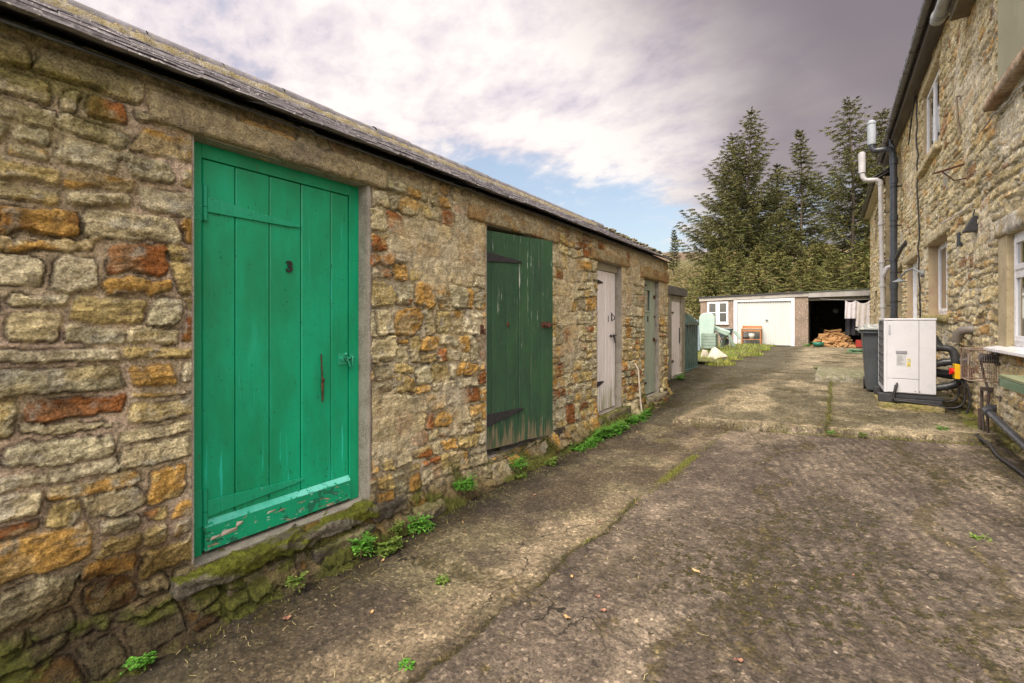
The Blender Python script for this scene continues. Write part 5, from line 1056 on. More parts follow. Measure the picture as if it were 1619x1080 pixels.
mb = MB(); mb.hexa([(-5.38, GY-.06, 2.44), (-.82, GY-.06, 2.545), (-.82, GY+.0, 2.545), (-5.38, GY+.0, 2.44)], [(-5.38, GY-.06, 2.60), (-.82, GY-.06, 2.715), (-.82, GY+.0, 2.715), (-5.38, GY+.0, 2.60)])
mb.build('fascia', plain('grey_white_fascia', (.42, .395, .36), (.31, .29, .26), .8, 2.5, .4, st=(.3, 1, 3), speck=(9, .60, (.2, .18, .15))), gar, .004)
mb = MB(); mb.hexa([(-.815, GY-.075, 2.50), (1.36, GY-.075, 2.52), (1.36, GY-.01, 2.52), (-.815, GY-.01, 2.50)], [(-.815, GY-.075, 2.725), (1.36, GY-.075, 2.775), (1.36, GY-.01, 2.775), (-.815, GY-.01, 2.725)]); mb.build('fascia', plain('grey_fascia', (.36, .345, .33), (.28, .265, .25), .8, 2.5, .4), gar, .004)
mb = MB(); mb.hexa([(-5.42, GY-.11, 2.60), (-1.0, GY-.11, 2.71), (-1.0, GY+5.6, 2.75), (-5.42, GY+5.6, 2.64)], [(-5.42, GY-.11, 2.655), (-1.0, GY-.11, 2.775), (-1.0, GY+5.6, 2.81), (-5.42, GY+5.6, 2.69)]); mb.build('roof', plain('black_felt', (.05, .05, .055), (.035, .035, .04), .8, 6), gar)
mb = MB(); mb.hexa([(-1.0, GY-.11, 2.725), (1.5, GY-.11, 2.78), (1.5, GY+5.6, 2.80), (-1.0, GY+5.6, 2.75)], [(-1.0, GY-.11, 2.76), (1.5, GY-.11, 2.82), (1.5, GY+5.6, 2.85), (-1.0, GY+5.6, 2.80)]); mb.build('roof', plain('green_felt', (.10, .12, .075), (.07, .085, .055), .9, 6), gar)
mb = MB(); mb.box((-.80, GY+.02, 2.36), (1.34, GY+.14, 2.50)); mb.build('beam', plain('dark_beam', (.10, .085, .06), (.07, .06, .045), .8, 5), gar)
M_GD = plain('cream_garage_door', (.58, .60, .575), (.53, .55, .525), .45, 2, .1, st=(1, 1, .3), speck=(1.6, .70, (.50, .44, .36))); M_GF = plain('white_garage_frame', (.72, .72, .72), (.66, .66, .66), .45, 3, .1)
mb = MB(); mb.box((-3.82, GY-.03, .33), (-3.66, GY+.12, 2.52)); mb.box((-1.47, GY-.03, .33), (-1.33, GY+.12, 2.52)); mb.box((-3.66, GY-.03, 2.37), (-1.47, GY+.12, 2.52)); mb.build('garage_door_frame', M_GF, gar, .006)
mb = MB(); n = 22; x0 = -3.65; w_ = (3.65-1.48)/n
for i in range(n): a = x0+i*w_; mb.add([(a, GY+.05, .36), (a+w_*.12, GY+.036, .36), (a+w_*.88, GY+.036, .36), (a+w_, GY+.05, .36), (a, GY+.05, 2.365), (a+w_*.12, GY+.036, 2.365), (a+w_*.88, GY+.036, 2.365), (a+w_, GY+.05, 2.365)], [(0,1,5,4),(1,2,6,5),(2,3,7,6)])
mb.box((-3.655, GY+.051, .34), (-1.475, GY+.08, 2.368)); gdr = mb.build('garage_door', M_GD, gar)
mb = MB(); mb.tube([(-2.43, GY+.02, 1.50), (-2.43, GY-.03, 1.50)], .03, 10); mb.box((-2.50, GY-.045, 1.49), (-2.36, GY-.03, 1.51)); mb.build('handle', M_IRON, gdr); mb = MB(); mb.tube([(-2.68, GY+.02, 1.0), (-2.68, GY-.03, 1.0)], .035, 10); mb.build('lock', M_IRON, gdr)
def win_y(x0, x1, z0, z1, y, parent):
    m = MB(); f = .08; m.box((x0, y, z0), (x0+f, y+.08, z1)); m.box((x1-f, y, z0), (x1, y+.08, z1)); m.box((x0+f, y, z1-f), (x1-f, y+.08, z1)); m.box((x0+f, y, z0), (x1-f, y+.08, z0+f)); c = (x0+x1)/2; m.box((c-.09, y-.003, z0+f), (c+.09, y+.08, z1-f)); zc = (z0+z1)/2; m.box((x0+f, y+.01, zc-.02), (c-.09, y+.06, zc+.02)); m.box((c+.09, y+.01, zc-.02), (x1-f, y+.06, zc+.02)); m.box((x0-.03, y-.06, z0-.05), (x1+.03, y+.02, z0-.003)); o = m.build('window', M_UPVC, parent, .004)
    for a, b in ((x0+f, c-.09), (c+.09, x1-f)):
        for p, q in ((z0+f, zc-.02), (zc+.02, z1-f)): g = MB(); g.box((a, y+.03, p), (b, y+.04, q)); g.build('pane', M_GLASS, o)
win_y(-5.0, -4.06, 1.34, 2.40, GY-.02, gar)
mb = MB(); mb.box((-.8, GY+.1, .2), (1.34, GY+5.3, .33)); mb.build('floor', M_CONC, gar)

# logs heaped inside the open bay
M_LOG = plain('split_log', (.50, .29, .12), (.34, .18, .075), .85, 14, .7, .008, 40, st=(1, 1, .2), speck=(30, .60, (.14, .08, .045)))
def log_proto(k, L, r, wedge):
    rq = random.Random(k); m = MB(); n = 7; A = [0]+[i*wedge/(n-2) for i in range(n-1)]
    pts = [(0, 0)]+[(r*rq.uniform(.9, 1.08)*math.cos(a), r*rq.uniform(.9, 1.08)*math.sin(a)) for a in A[1:]]
    off = (sum(p[0] for p in pts)/n, sum(p[1] for p in pts)/n); pts = [(p[0]-off[0], p[1]-off[1]) for p in pts]
    m.add([(p[0], p[1], -L/2) for p in pts]+[(p[0]*.95, p[1]*.95, L/2) for p in pts], [(i, (i+1) % n, n+(i+1) % n, n+i) for i in range(n)]+[tuple(range(n))[::-1], tuple(range(n, 2*n))])
    return m.mesh('log')
protos = [log_proto(1, .34, .11, 1.5), log_proto(2, .30, .095, 2.2), log_proto(3, .38, .085, 3.1), log_proto(4, .32, .12, 1.2)]
for p in protos: p.materials.append(M_LOG)
rl = random.Random(9)
LOGLAB = 'rough split firewood log in the heap inside the open garage bay'
heap = []
for lay in range(7):
    z = .375+lay*.105; xa, xb = -.72+lay*.10, .98-lay*.115; nn = max(3, int((xb-xa)/.115))
    for j in range(nn):
        for row in range(2 if lay < 6 else 1):
            heap.append((xa+(xb-xa)*(j+.5)/nn+rl.uniform(-.05, .05), GY+.38+lay*.12+row*.34+rl.uniform(-.06, .06), z+rl.uniform(-.02, .03)))
for (x, y, z) in heap:
    o = bpy.data.objects.new('log', rl.choice(protos)); COL.objects.link(o); o.location = (x, y, z); o.rotation_euler = (rl.uniform(1.2, 1.9), rl.uniform(0, 6.3), rl.uniform(-1.5, 1.5)); s_ = rl.uniform(.7, 1.05); o.scale = (s_, s_, rl.uniform(.8, 1.1))
    tag(o, LOGLAB, 'log', 'firewood logs heaped in the open bay')
# laundry line
mb = MB(); mb.tube([(-.4, GY-.02, 2.43), (.3, GY-.20, 2.36), (.75, GY-.26, 2.33), (1.33, GY-.10, 2.36)], .006, 5); tag(mb.build('washing_line', M_WHTP, None, org=(.5, GY-.2, 2.35)), 'washing line strung across the open garage bay', 'washing line')
def cloth(x0, x1, zt, zb, y, seed, sag, slant=0., amp=.03):
    u, v = np.meshgrid(np.linspace(0, 1, 40), np.linspace(0, 1, 40), indexing='ij')
    x = x0+(x1-x0)*u+(v*(u-.5))*.04; top = zt-sag*4*u*(1-u); z = top-(top-zb+slant*(u-.5))*v
    yy = y+amp*np.sin(u*math.pi*5+seed+v*1.2)*(.3+v*.8)+amp*(fbm(u, v, 4, 3, seed)-.5)
    return grid_mesh('cloth', np.stack([x, yy, z], -1))
for i, (a, kw) in enumerate([((.50, .85, 2.33, 1.56, GY-.26, 3, .09), 'small white towel pegged left on the washing line'), ((.87, 1.31, 2.31, 1.17, GY-.22, 8, .12), 'larger cream towel pegged right on the washing line')]):
    o = link('towel', cloth(*a, slant=.1*i), plain('towel_cotton', (.60, .57, .60) if i == 0 else (.58, .53, .48), (.50, .47, .48), .95, 5, .5, .01, 50), None, org=(a[0], a[4], a[2])); so = o.modifiers.new('s', 'SOLIDIFY'); so.thickness = .006; tag(o, kw, 'towel')
o = link('trousers', cloth(.52, .95, 1.9, .85, GY+.10, 12, .03, amp=.05), plain('dark_cloth', (.035, .033, .04), (.025, .024, .03), .95, 5, .5, .01, 50), None, org=(.7, GY+.1, 1.9)); o.modifiers.new('s', 'SOLIDIFY').thickness = .01; tag(o, 'dark trousers hanging behind the towels in the garage bay', 'trousers')
mb = MB(); mb.lathe([(.0, .02), (.16, .02), (.21, .17), (.225, .17), (.17, 0), (0, 0)], (-.45, GY+.02, .36), 20); tag(mb.build('basin', plain('green_plastic', (.01, .16, .10), (.01, .12, .08), .4, 4), None, org=(-.45, GY, .36)), 'dark green plastic basin on the ground before the log heap', 'basin')
mb = MB(); mb.box((.86, GY+.05, .36), (1.14, GY+.30, .385)); 
for p in (((.86, GY+.05), (.88, GY+.30)), ((1.12, GY+.05), (1.14, GY+.30)), ((.881, GY+.05), (1.119, GY+.07)), ((.881, GY+.28), (1.119, GY+.30))): mb.box((p[0][0], p[0][1], .386), (p[1][0], p[1][1], .66))
tag(mb.build('crate', plain('red_plastic_crate', (.42, .045, .03), (.32, .03, .03), .5, 4), None, .006, org=(1, GY+.1, .36)), 'small red plastic crate at the right end of the log heap', 'crate')
mb = MB(); mb.tube([(.2, GY+3.4, 1.95), (.2, GY+3.35, 1.95)], .12, 16); mb._ball((.2, GY+3.33, 1.95), .11, 12, 1, .4, 1); tag(mb.build('hanging_bowl', plain('enamel', (.35, .37, .36), (.25, .27, .26), .3, 4), None, org=(.2, GY+3.4, 1.95)), 'round pale enamel bowl hung in the dark at the back of the bay', 'bowl')
# potting table before the garage door
pt = root('potting_table', (-3.0, 23.5, .34), 'wooden potting table with a low shelf before the garage door', 'table')
M_PW = plain('orange_timber', (.42, .19, .075), (.33, .14, .055), .6, 6, .4, st=(.3, 1, 1))
px0, px1, py = -3.42, -2.60, 23.45
for xx in (px0, px1-.05):
    for yy in (py, py+.38): mb = MB(); mb.box((xx, yy, .35), (xx+.05, yy+.05, 1.22 if yy > py else 1.08)); mb.build('leg', M_PW, pt, .004)
mb = MB(); mb.box((px0-.02, py-.02, 1.08), (px1+.02, py+.40, 1.115)); mb.build('table_top', plain('zinc_top', (.42, .33, .24), (.3, .22, .15), .6, 6), pt, .004)
mb = MB(); mb.box((px0+.05, py, .98), (px1-.05, py+.03, 1.075)); mb.box((px0, py-.015, 1.0), (px0+.05, py-.001, 1.06)); mb.build('front_rail', M_PW, pt, .004)
mb = MB(); mb.box((px0, py+.40, 1.118), (px1, py+.43, 1.24)); mb.build('back_board', M_PW, pt, .004); mb = MB(); mb.box((px0+.05, py, .60), (px1-.05, py+.38, .63)); mb.build('shelf', M_PW, pt, .004)
def pot(m, c, r0, r1, h): return m.lathe([(0, 0), (r0, 0), (r1, h), (r1-.012, h), (r0-.01, .02), (0, .02)], c, 16)
def single(name, m, mat, org, label, cat, bevel=0, group=None): return tag(m.build(name, mat, None, bevel, org=org), label, cat, group)
single('enamel_pail', pot(MB(), (-3.0, 23.62, .632), .11, .15, .26), plain('pale_pail', (.48, .47, .42), (.38, .37, .33), .5, 5), (-3, 23.6, .63), 'pale round pail on the potting table shelf', 'pail')
single('plant_bowl', pot(MB(), (-3.25, 23.60, .632), .12, .19, .10), plain('black_bowl', (.02, .018, .022), (.03, .028, .03), .4, 5), (-3.25, 23.6, .63), 'shallow black bowl at the left of the potting table shelf', 'bowl')
mb = MB(); mb.box((-2.88, 23.5, .632), (-2.68, 23.74, .78)); single('seed_box', mb, plain('dark_box', (.035, .045, .035), (.02, .025, .02), .6, 5), (-2.8, 23.6, .63), 'dark square plant box at the right of the potting table shelf', 'box', .006)
# clutter on the grass, left
M_MINT = plain('faded_mint_paint', (.25, .33, .27), (.20, .27, .22), .6, 5, .3); M_MINT2 = plain('milky_mint_plastic', (.34, .47, .41), (.42, .53, .47), .35, 3, .1)
pl_ = root('planter', (-3.5, 17.2, .45), 'faded mint slatted wooden planter standing on the grass by the oil tank', 'planter')
for i in range(5): zz = .50+i*.105; mb = MB(); mb.box((-3.75, 17.0, zz), (-3.28, 17.03, zz+.098)); mb.box((-3.75, 17.42, zz), (-3.28, 17.45, zz+.098)); mb.box((-3.75, 17.031, zz), (-3.72, 17.419, zz+.098)); mb.box((-3.31, 17.031, zz), (-3.28, 17.419, zz+.098)); mb.build('board', M_MINT, pl_, .004)
mb = MB(); mb.box((-3.72, 17.03, .52), (-3.31, 17.42, .98)); mb.build('soil', plain('soil', (.05, .035, .02), (.03, .02, .015), .95, 20, .8, .02, 20), pl_)
mb = MB(); A = [(-4.06, 1.02), (-4.04, 1.60), (-3.98, 1.71), (-3.86, 1.76), (-3.72, 1.76), (-3.58, 1.72), (-3.50, 1.60), (-3.50, 1.36), (-3.60, 1.02)]
mb.add([(x, 18.0, z-.55) if z < 1.1 else (x, 18.0, z) for x, z in A]+[(x-.05, 18.5, z-.55) if z < 1.1 else (x-.05, 18.5, z) for x, z in A], [tuple(range(8, -1, -1)), tuple(range(9, 18))]+[(k, (k+1) % 9, 9+(k+1) % 9, 9+k) for k in range(9)])
single('garden_cloche', mb, M_MINT2, (-3.8, 18.2, .45), 'upright milky mint plastic garden cloche behind the mint planter', 'cloche', .02)
for k, (xx, c) in enumerate([(-4.02, (.12, .17, .20)), (-3.88, (.34, .33, .28)), (-3.76, (.10, .14, .16))]):
    mb = MB(); mb.hexa([(xx, 16.4, .45), (xx+.11, 16.4, .45), (xx+.11, 16.45, .45), (xx, 16.45, .45)], [(xx-.22, 16.9, 1.62-.06*k), (xx-.06, 16.9, 1.62-.06*k), (xx-.06, 16.95, 1.62-.06*k), (xx-.22, 16.95, 1.62-.06*k)])
    single('leaning_board', mb, plain('board_%d' % k, c, tuple(v*.7 for v in c), .7, 5, .4), (xx, 16.4, .45), ['leftmost blue grey board leaning beside the oil tank', 'pale grey middle board leaning beside the oil tank', 'rightmost dark board leaning beside the oil tank'][k], 'board', .005)
gc = root('garden_bench', (-3.3, 19, .45), 'broken mint garden bench tipped over beside the planter', 'bench')
def slab(p, q, wv, t, name, mat, parent):
    p, q = Vector(p), Vector(q); d = (q-p).normalized(); s_ = Vector(wv); n = d.cross(s_).normalized()*t; m = MB(); m.hexa([p-s_-n, q-s_-n, q+s_-n, p+s_-n], [p-s_+n, q-s_+n, q+s_+n, p+s_+n]); return m.build(name, mat, parent, .004)
slab((-3.65, 18.8, 1.22), (-3.15, 18.9, 1.02), (.0, .12, .03), .03, 'seat_slat', M_MINT2, gc); slab((-3.62, 18.6, 1.12), (-3.18, 18.7, .94), (0, .10, .03), .02, 'seat_slat', M_MINT, gc); slab((-3.22, 18.8, 1.06), (-2.98, 18.8, .50), (.04, .05, 0), .02, 'leg', M_MINT, gc); slab((-3.30, 19.1, .95), (-3.45, 19.0, .46), (.04, .05, 0), .02, 'leg', M_MINT, gc); slab((-2.95, 18.6, 1.10), (-2.75, 18.7, .80), (.04, .1, 0), .015, 'arm_rest', M_MINT2, gc)
wb = root('wheelbarrow', (-3.2, 20.5, .45), 'dark blue wheelbarrow parked on the grass below the garage window', 'wheelbarrow')
mb = MB(); mb.hexa([(-3.74, 20.3, .78), (-3.42, 20.3, .78), (-3.42, 20.8, .78), (-3.74, 20.8, .78)], [(-3.84, 20.2, 1.14), (-3.32, 20.2, 1.14), (-3.32, 20.9, 1.14), (-3.84, 20.9, 1.14)]); mb.build('tray', plain('blue_grey_steel', (.06, .085, .10), (.04, .055, .065), .5, 5), wb, .01)
mb = MB(); mb.tube([(-3.85, 20.25, 1.155), (-3.3, 20.25, 1.155)], .015, 6); mb.build('handle', M_PALE, wb); mb = MB(); mb.tube([(-3.62, 20.55, .60), (-3.62, 20.63, .60)], .17, 16); mb.build('wheel', M_RUB, wb, .01)
for xx in (-3.72, -3.42): mb = MB(); mb.tube([(xx, 20.4, .80), (xx+.03, 20.4, .42)], .018, 6); mb.build('leg', M_PALE, wb)
def rock(name, c, s, seed, mat, label, cat, pts):
    import bmesh
    bm = bmesh.new(); [bm.verts.new(Vector(p)) for p in pts]; bmesh.ops.convex_hull(bm, input=bm.verts); me = bpy.data.meshes.new(name); bm.to_mesh(me); bm.free(); me.transform(Matrix.Translation(c)); o = link(name, me, mat, None, org=c); b = o.modifiers.new('b', 'BEVEL'); b.width = .015; b.segments = 2; return tag(o, label, cat)
M_WR = plain('pale_rubble_sack', (.50, .46, .37), (.36, .32, .25), .85, 5, .7, .015, 14, speck=(9, .62, (.52, .42, .16)))
rock('pale_rock', (-2.72, 14.2, .33), 1, 1, M_WR, 'large pale pointed rock lying on the grass near the oil tank', 'rock', [(-.26, 0, 0), (.30, .05, 0), (.32, -.02, .12), (-.03, .02, .38), (-.12, .0, .34), (-.22, -.10, .06), (0, -.22, 0), (.08, -.2, .08), (.2, .2, 0), (-.2, .25, 0), (0, .1, .3)])
rock('pale_rock', (-3.04, 14.35, .33), 1, 2, M_WR, 'smaller pale rock leaning left of the pointed rock', 'rock', [(-.18, 0, 0), (.12, .0, 0), (.06, -.05, .27), (-.09, .0, .29), (-.1, .15, .1), (.1, .15, 0)])
mb = MB()
for k in range(5):
    r_ = .13+.025*k; mb.tube([(.82+r_*1.3*math.cos(a+k), 21.0+r_*math.sin(a+k), .345+.012*k+.006*math.sin(3*a)) for a in [i*2*math.pi/22 for i in range(23)]], .012, 5, cap=False)
mb.tube([(.6, 20.7, .345), (.45, 20.5, .34), (.7, 20.2, .34), (1.05, 20.1, .34)], .012, 5)
single('garden_hose', mb, plain('green_hose', (.10, .32, .15), (.08, .25, .12), .45, 5), (.8, 21, .34), 'coiled green garden hose lying on the concrete before the bay', 'hose')
# ================================================================== VEGETATION
def leafmat(name, c1, c2, c3=None, rough=.7, scale=3., tr=.0):
    m, N, b, v = newmat(name)
    col = N.mix(N.mapr(N.noise(v, scale, 4, .6), .35, .65), c1, c2)
    if c3: col = N.mix(N.mapr(N.noise(v, scale*3.7, 3, .6), .52, .66), col, c3)
    g = N.n('ShaderNodeNewGeometry'); rr = N.ramp(g.outputs['Random Per Island'], [(0, .65), (1, 1.4)]); col = N.mix(1., col, rr, 'MULTIPLY')
    N.l(col, b.inputs['Base Color']); b.inputs['Roughness'].default_value = rough; b.inputs['Specular IOR Level'].default_value = .25
    return m
M_NEED = leafmat('spruce_needles', (.068, .080, .025), (.108, .110, .032), (.120, .092, .036), .8, .9)
M_NEED2 = leafmat('young_spruce_needles', (.098, .115, .030), (.150, .140, .042), (.17, .125, .052), .8, .8)
M_BARK = plain('spruce_bark', (.14, .105, .08), (.09, .07, .055), .9, 8, .8, .01, 30)
def conifer(name, x, y, ztop, rad, seed, label, group, mat, zbase=None, dense=1., first=.08, droop_=.12, up=.35, lean=0., sparse=0.):
    rq = random.Random(seed); z0 = terr_z(x, y)-.3 if zbase is None else zbase; H = ztop-z0
    r = root(name, (x, y, z0), label, 'tree', group)
    def tp(t): return Vector((x+lean*t*t*2+.12*math.sin(t*6+seed), y+.1*math.cos(t*5+seed), z0+H*t))
    mb = MB(); mb.tube([tp(i/14) for i in range(15)], [max(.012, H*.0115*(1-i/14)**.9+.01) for i in range(15)], 8)
    V = []; F = []; wood = MB()
    z = H*first; 
    while z < H*.995:
        t = z/H; nb = rq.choice([5, 5, 6, 6]) if t < .9 else 4; a0 = rq.uniform(0, 6.3)
        for k in range(nb):
            if rq.random() < sparse*(1 if t < .5 else .4): continue
            a = a0+k*6.283/nb+rq.uniform(-.35, .35)
            L = rad*((1-t)**.78)*rq.uniform(.62, 1.15)*min(1, .55+t*2.6)+.12; s0 = tp(t)
            el_ = up*(.25+t*1.1)+rq.uniform(-.12, .12); n = max(3, int(L/.30)); pts = []
            for i in range(n+1):
                f = i/n; pts.append(s0+Vector((math.cos(a)*L*f, math.sin(a)*L*f, L*(math.sin(el_)*f-droop_*4*f*(1-f)*.5+.16*f*f))))
            wood.tube(pts, [max(.006, .026*L/3*(1-i/n)+.006) for i in range(n+1)], 4, cap=False)
            d0 = Vector((math.cos(a), math.sin(a), 0)); sd = Vector((-math.sin(a), math.cos(a), 0))
            for i in range(1, n+1):
                f = i/n; p = pts[i]; fill = 1. if f > .25 else .35; q = L*.34*(1-f*.75)*min(1, f*3.2)+.10
                for s_ in (-1, 1):
                    if rq.random() > fill: continue
                    for rep_ in range(int(4*dense) if H > 8 else 4):
                        ln = q*rq.uniform(.55, 1.25); dr = (d0*rq.uniform(.5, 1.2)+sd*s_*rq.uniform(.45, 1.0)+Vector((0, 0, rq.uniform(-.50, .10)))).normalized()
                        base = p-d0*rq.uniform(0, L/n); m_ = max(1, int(ln/.16))
                        for j in range(m_):
                            c0 = base+dr*(ln*j/m_); c1 = base+dr*(ln*(j+1.25)/m_)+Vector((0, 0, -.02*j)); ww = .030*rq.uniform(.6, 1.4)
                            wv = dr.cross(Vector((rq.uniform(-1, 1), rq.uniform(-1, 1), rq.uniform(-.4, 1)))).normalized()*ww; b_ = len(V)
                            V.extend([c0-wv, c0+wv, c1+wv*.35, c1-wv*.35]); F.append((b_, b_+1, b_+2, b_+3))
                            if rq.random() < .6:
                                hd = Vector((rq.uniform(-.05, .05), rq.uniform(-.05, .05), -rq.uniform(.08, .17))); b_ = len(V); u_ = dr*ww
                                V.extend([c0-u_, c0+u_, c0+hd+u_*.3, c0+hd-u_*.3]); F.append((b_, b_+1, b_+2, b_+3))
                if f > .93:
                    b_ = len(V); wv = sd*.035; V.extend([p-wv, p+wv, p+d0*.2+Vector((0, 0, .05))+wv*.2, p+d0*.2+Vector((0, 0, .05))-wv*.2]); F.append((b_, b_+1, b_+2, b_+3))
        z += H*rq.uniform(.022, .038)*(1.1 if t < .5 else .9) if H > 8 else H*.045
    top = tp(1.0)
    for j in range(5):
        b_ = len(V); aa = j*1.26; wv = Vector((math.cos(aa), math.sin(aa), 0))*.03; V.extend([top-wv-Vector((0, 0, .5)), top+wv-Vector((0, 0, .5)), top+wv*.3+Vector((0, 0, .15)), top-wv*.3+Vector((0, 0, .15))]); F.append((b_, b_+1, b_+2, b_+3))
    mb.build('trunk', M_BARK, r); wood.build('branches', M_BARK, r)
    me = bpy.data.meshes.new('crown'); me.from_pydata([tuple(v) for v in V], [], F); me.update(); link('crown', me, mat, r)
    return r
TG = 'tall spruces behind the garage'
conifer('spruce_tree', -5.45, 42, 18.9, 5.0, 1, 'tallest left spruce behind the garage, with the highest tip', TG, M_NEED, up=.55, first=.24)
conifer('spruce_tree', -7.0, 42.6, 17.4, 5.4, 2, 'spruce forming the left edge of the tall group, with a blunt top', TG, M_NEED, up=.45, first=.24)
conifer('spruce_tree', -3.7, 43.5, 14.4, 3.4, 3, 'shorter spruce between the two pointed ones', TG, M_NEED, up=.35, sparse=.2)
conifer('spruce_tree', -1.95, 42, 16.3, 3.1, 4, 'slender narrow spruce in the middle of the group', TG, M_NEED, up=.40, sparse=.1)
conifer('spruce_tree', 1.25, 42, 18.0, 5.2, 5, 'broad spruce at the right beside the house gutter', TG, M_NEED, up=.42, sparse=.15)
conifer('spruce_tree', 3.2, 43.5, 17.2, 4.4, 6, 'spruce half hidden behind the house eaves and vent pipes', TG, M_NEED, up=.5)
YG = 'young spruces crowding behind the garage'
rq = random.Random(44); k = 0
YS = [(-6.7, 33.5, 4.8, 2.1), (-6.6, 32.0, 4.9, 2.3), (-5.2, 34.0, 6.1, 2.5), (-3.9, 31.8, 5.0, 2.4), (-2.6, 33.6, 5.8, 2.5), (-1.2, 31.8, 5.0, 2.4), (.1, 33.2, 5.6, 2.5), (1.4, 31.8, 5.0, 2.4), (-6.4, 38.5, 6.4, 2.4), (-7.0, 37.5, 7.0, 2.8), (-4.4, 38, 7.0, 2.8), (-.6, 37.6, 6.7, 2.8), (2.4, 36.5, 6.8, 2.9), (-6.0, 30.3, 4.6, 1.9), (-.9, 30.2, 4.5, 1.9), (-3.4, 30.1, 4.4, 1.9), (1.7, 30.3, 4.4, 1.8), (-6.3, 30.6, 3.4, 1.5)]
ysrc = {}
for i, (x, y, zt, rd) in enumerate(YS):
    lb = 'bushy yellow green young spruce in the thicket right behind the garage roof'
    if i < 4: ysrc[i] = conifer('young_spruce', x, y, zt, rd, 20+i, lb, YG, M_NEED2, dense=1.6, first=.03, up=.35, droop_=.1)
    else:
        s_ = ysrc[i % 4]; base = YS[i % 4]; z0 = terr_z(x, y)-.3; k_ = (zt-z0)/(base[2]-(terr_z(base[0], base[1])-.3))
        dup(s_, (x, y, z0), (0, 0, rq.uniform(0, 6.3)), (k_*rd/base[3] if rd/base[3] > k_ else k_, k_, k_))
for i, (x, y, zt, rd, lb) in enumerate([(-15.2, 55, 12.2, 1.1, 'small lone pine standing on the slope left of the tall spruces')]):
    conifer('pine_tree', x, y, zt, rd, 60+i, lb, None, M_NEED, dense=1., first=.35, up=.5)
# tan bushes and saplings left of the spruces
M_TAN = leafmat('dry_scrub', (.20, .155, .075), (.15, .135, .055), (.12, .13, .04), .9, .4)
def scrub():
    rq = random.Random(8); V = []; F = []
    for i in range(2600):
        y = rq.uniform(29, 62); x = -y*rq.uniform(.20, .36)-rq.uniform(0, 1.5)+1.6; z = terr_z(x, y)-.1; h = rq.uniform(.5, 2.3)*(1 if y < 50 else 1.2); lx = rq.uniform(-.5, .5)
        p0 = Vector((x, y, z)); p1 = Vector((x+lx, y, z+h)); ww = .012+h*.006
        b_ = len(V); V += [p0-Vector((ww, 0, 0)), p0+Vector((ww, 0, 0)), p1+Vector((.004, 0, 0)), p1-Vector((.004, 0, 0))]; F.append((b_, b_+1, b_+2, b_+3))
        for j in range(9):
            f = rq.uniform(.15, 1); c = p0.lerp(p1, f); e = c+Vector((rq.uniform(-.4, .4), rq.uniform(-.3, .3), rq.uniform(-.05, .4))); wv = Vector((.03, 0, .03))*rq.uniform(.5, 1.2)
            b_ = len(V); V += [c-wv, c+wv, e+wv*.4, e-wv*.4]; F.append((b_, b_+1, b_+2, b_+3))
    me = bpy.data.meshes.new('scrub'); me.from_pydata([tuple(v) for v in V], [], F); me.update(); o = link('scrub', me, M_TAN); tag(o, 'dry tan scrub and bare saplings covering the slope', 'scrub', None, 'stuff')
scrub()
# grass bank by the tank and in front of the garage
M_GRASS = leafmat('fresh_grass', (.14, .22, .025), (.26, .27, .05), (.34, .29, .13), .75, 1.5)
def blades(name, spots, mat, seed, n, h, w_, label, cat, kind='stuff', spread=None):
    rq = random.Random(seed); V = []; F = []
    for i in range(n):
        x, y, z, s_ = spots(rq); a = rq.uniform(0, 6.3); ln = h*rq.uniform(.4, 1.2)*s_; le = rq.uniform(.1, .9)
        d = Vector((math.cos(a), math.sin(a), 0)); sd = Vector((-d.y, d.x, 0))*w_*rq.uniform(.6, 1.2); p = Vector((x, y, z)); q = p+d*ln*le*.35+Vector((0, 0, ln*.65)); r_ = p+d*ln*le+Vector((0, 0, ln*(1-.45*le)))
        b_ = len(V); V += [p-sd, p+sd, q+sd*.8, q-sd*.8, r_]; F += [(b_, b_+1, b_+2, b_+3), (b_+3, b_+2, b_+4)]
    me = bpy.data.meshes.new(name); me.from_pydata([tuple(v) for v in V], [], F); me.update(); o = link(name, me, mat); return tag(o, label, cat, None, kind)
def bank(rq):
    while True:
        y = rq.uniform(12.6, 23.8); x0 = -5.2; x1 = -2.15-.02*(y-14)+.35*math.sin(y*1.9) if y > 15 else -2.3+.25*math.sin(y*3); x = rq.uniform(x0, x1)
        if rq.random() < .75: x = rq.uniform(max(x0, x1-1.6), x1)
        if y < 12.9 and x < -2.7: continue
        return x, y, gz(min(max(x, -3), 1.9), min(y, 24))-.02, 1. if rq.random() < .8 else 1.7
blades('grass', bank, M_GRASS, 3, 26000, .13, .006, 'long green and straw grass growing beside the oil tank and garage', 'grass')
M_SOIL = plain('grassy_soil', (.12, .13, .03), (.09, .075, .035), .95, 4, .9, .02, 20)
mb = MB(); rr_ = random.Random(4); ed = [(-2.35+.25*math.sin(y*3)*.8 if y < 15 else -2.2+.35*math.sin(y*1.9)-.02*(y-14), y) for y in [12.7+i*.35 for i in range(33)]]
vs = []; 
for (x, y) in ed: vs += [(-5.6, y, .37), (x-.25, y, .39), (x, y, .27)]
mb.add(vs, [f for i in range(len(ed)-1) for f in ((3*i, 3*i+1, 3*i+4, 3*i+3), (3*i+1, 3*i+2, 3*i+5, 3*i+4))], True); o = mb.build('grass_bank', M_SOIL); o['kind'] = 'structure'
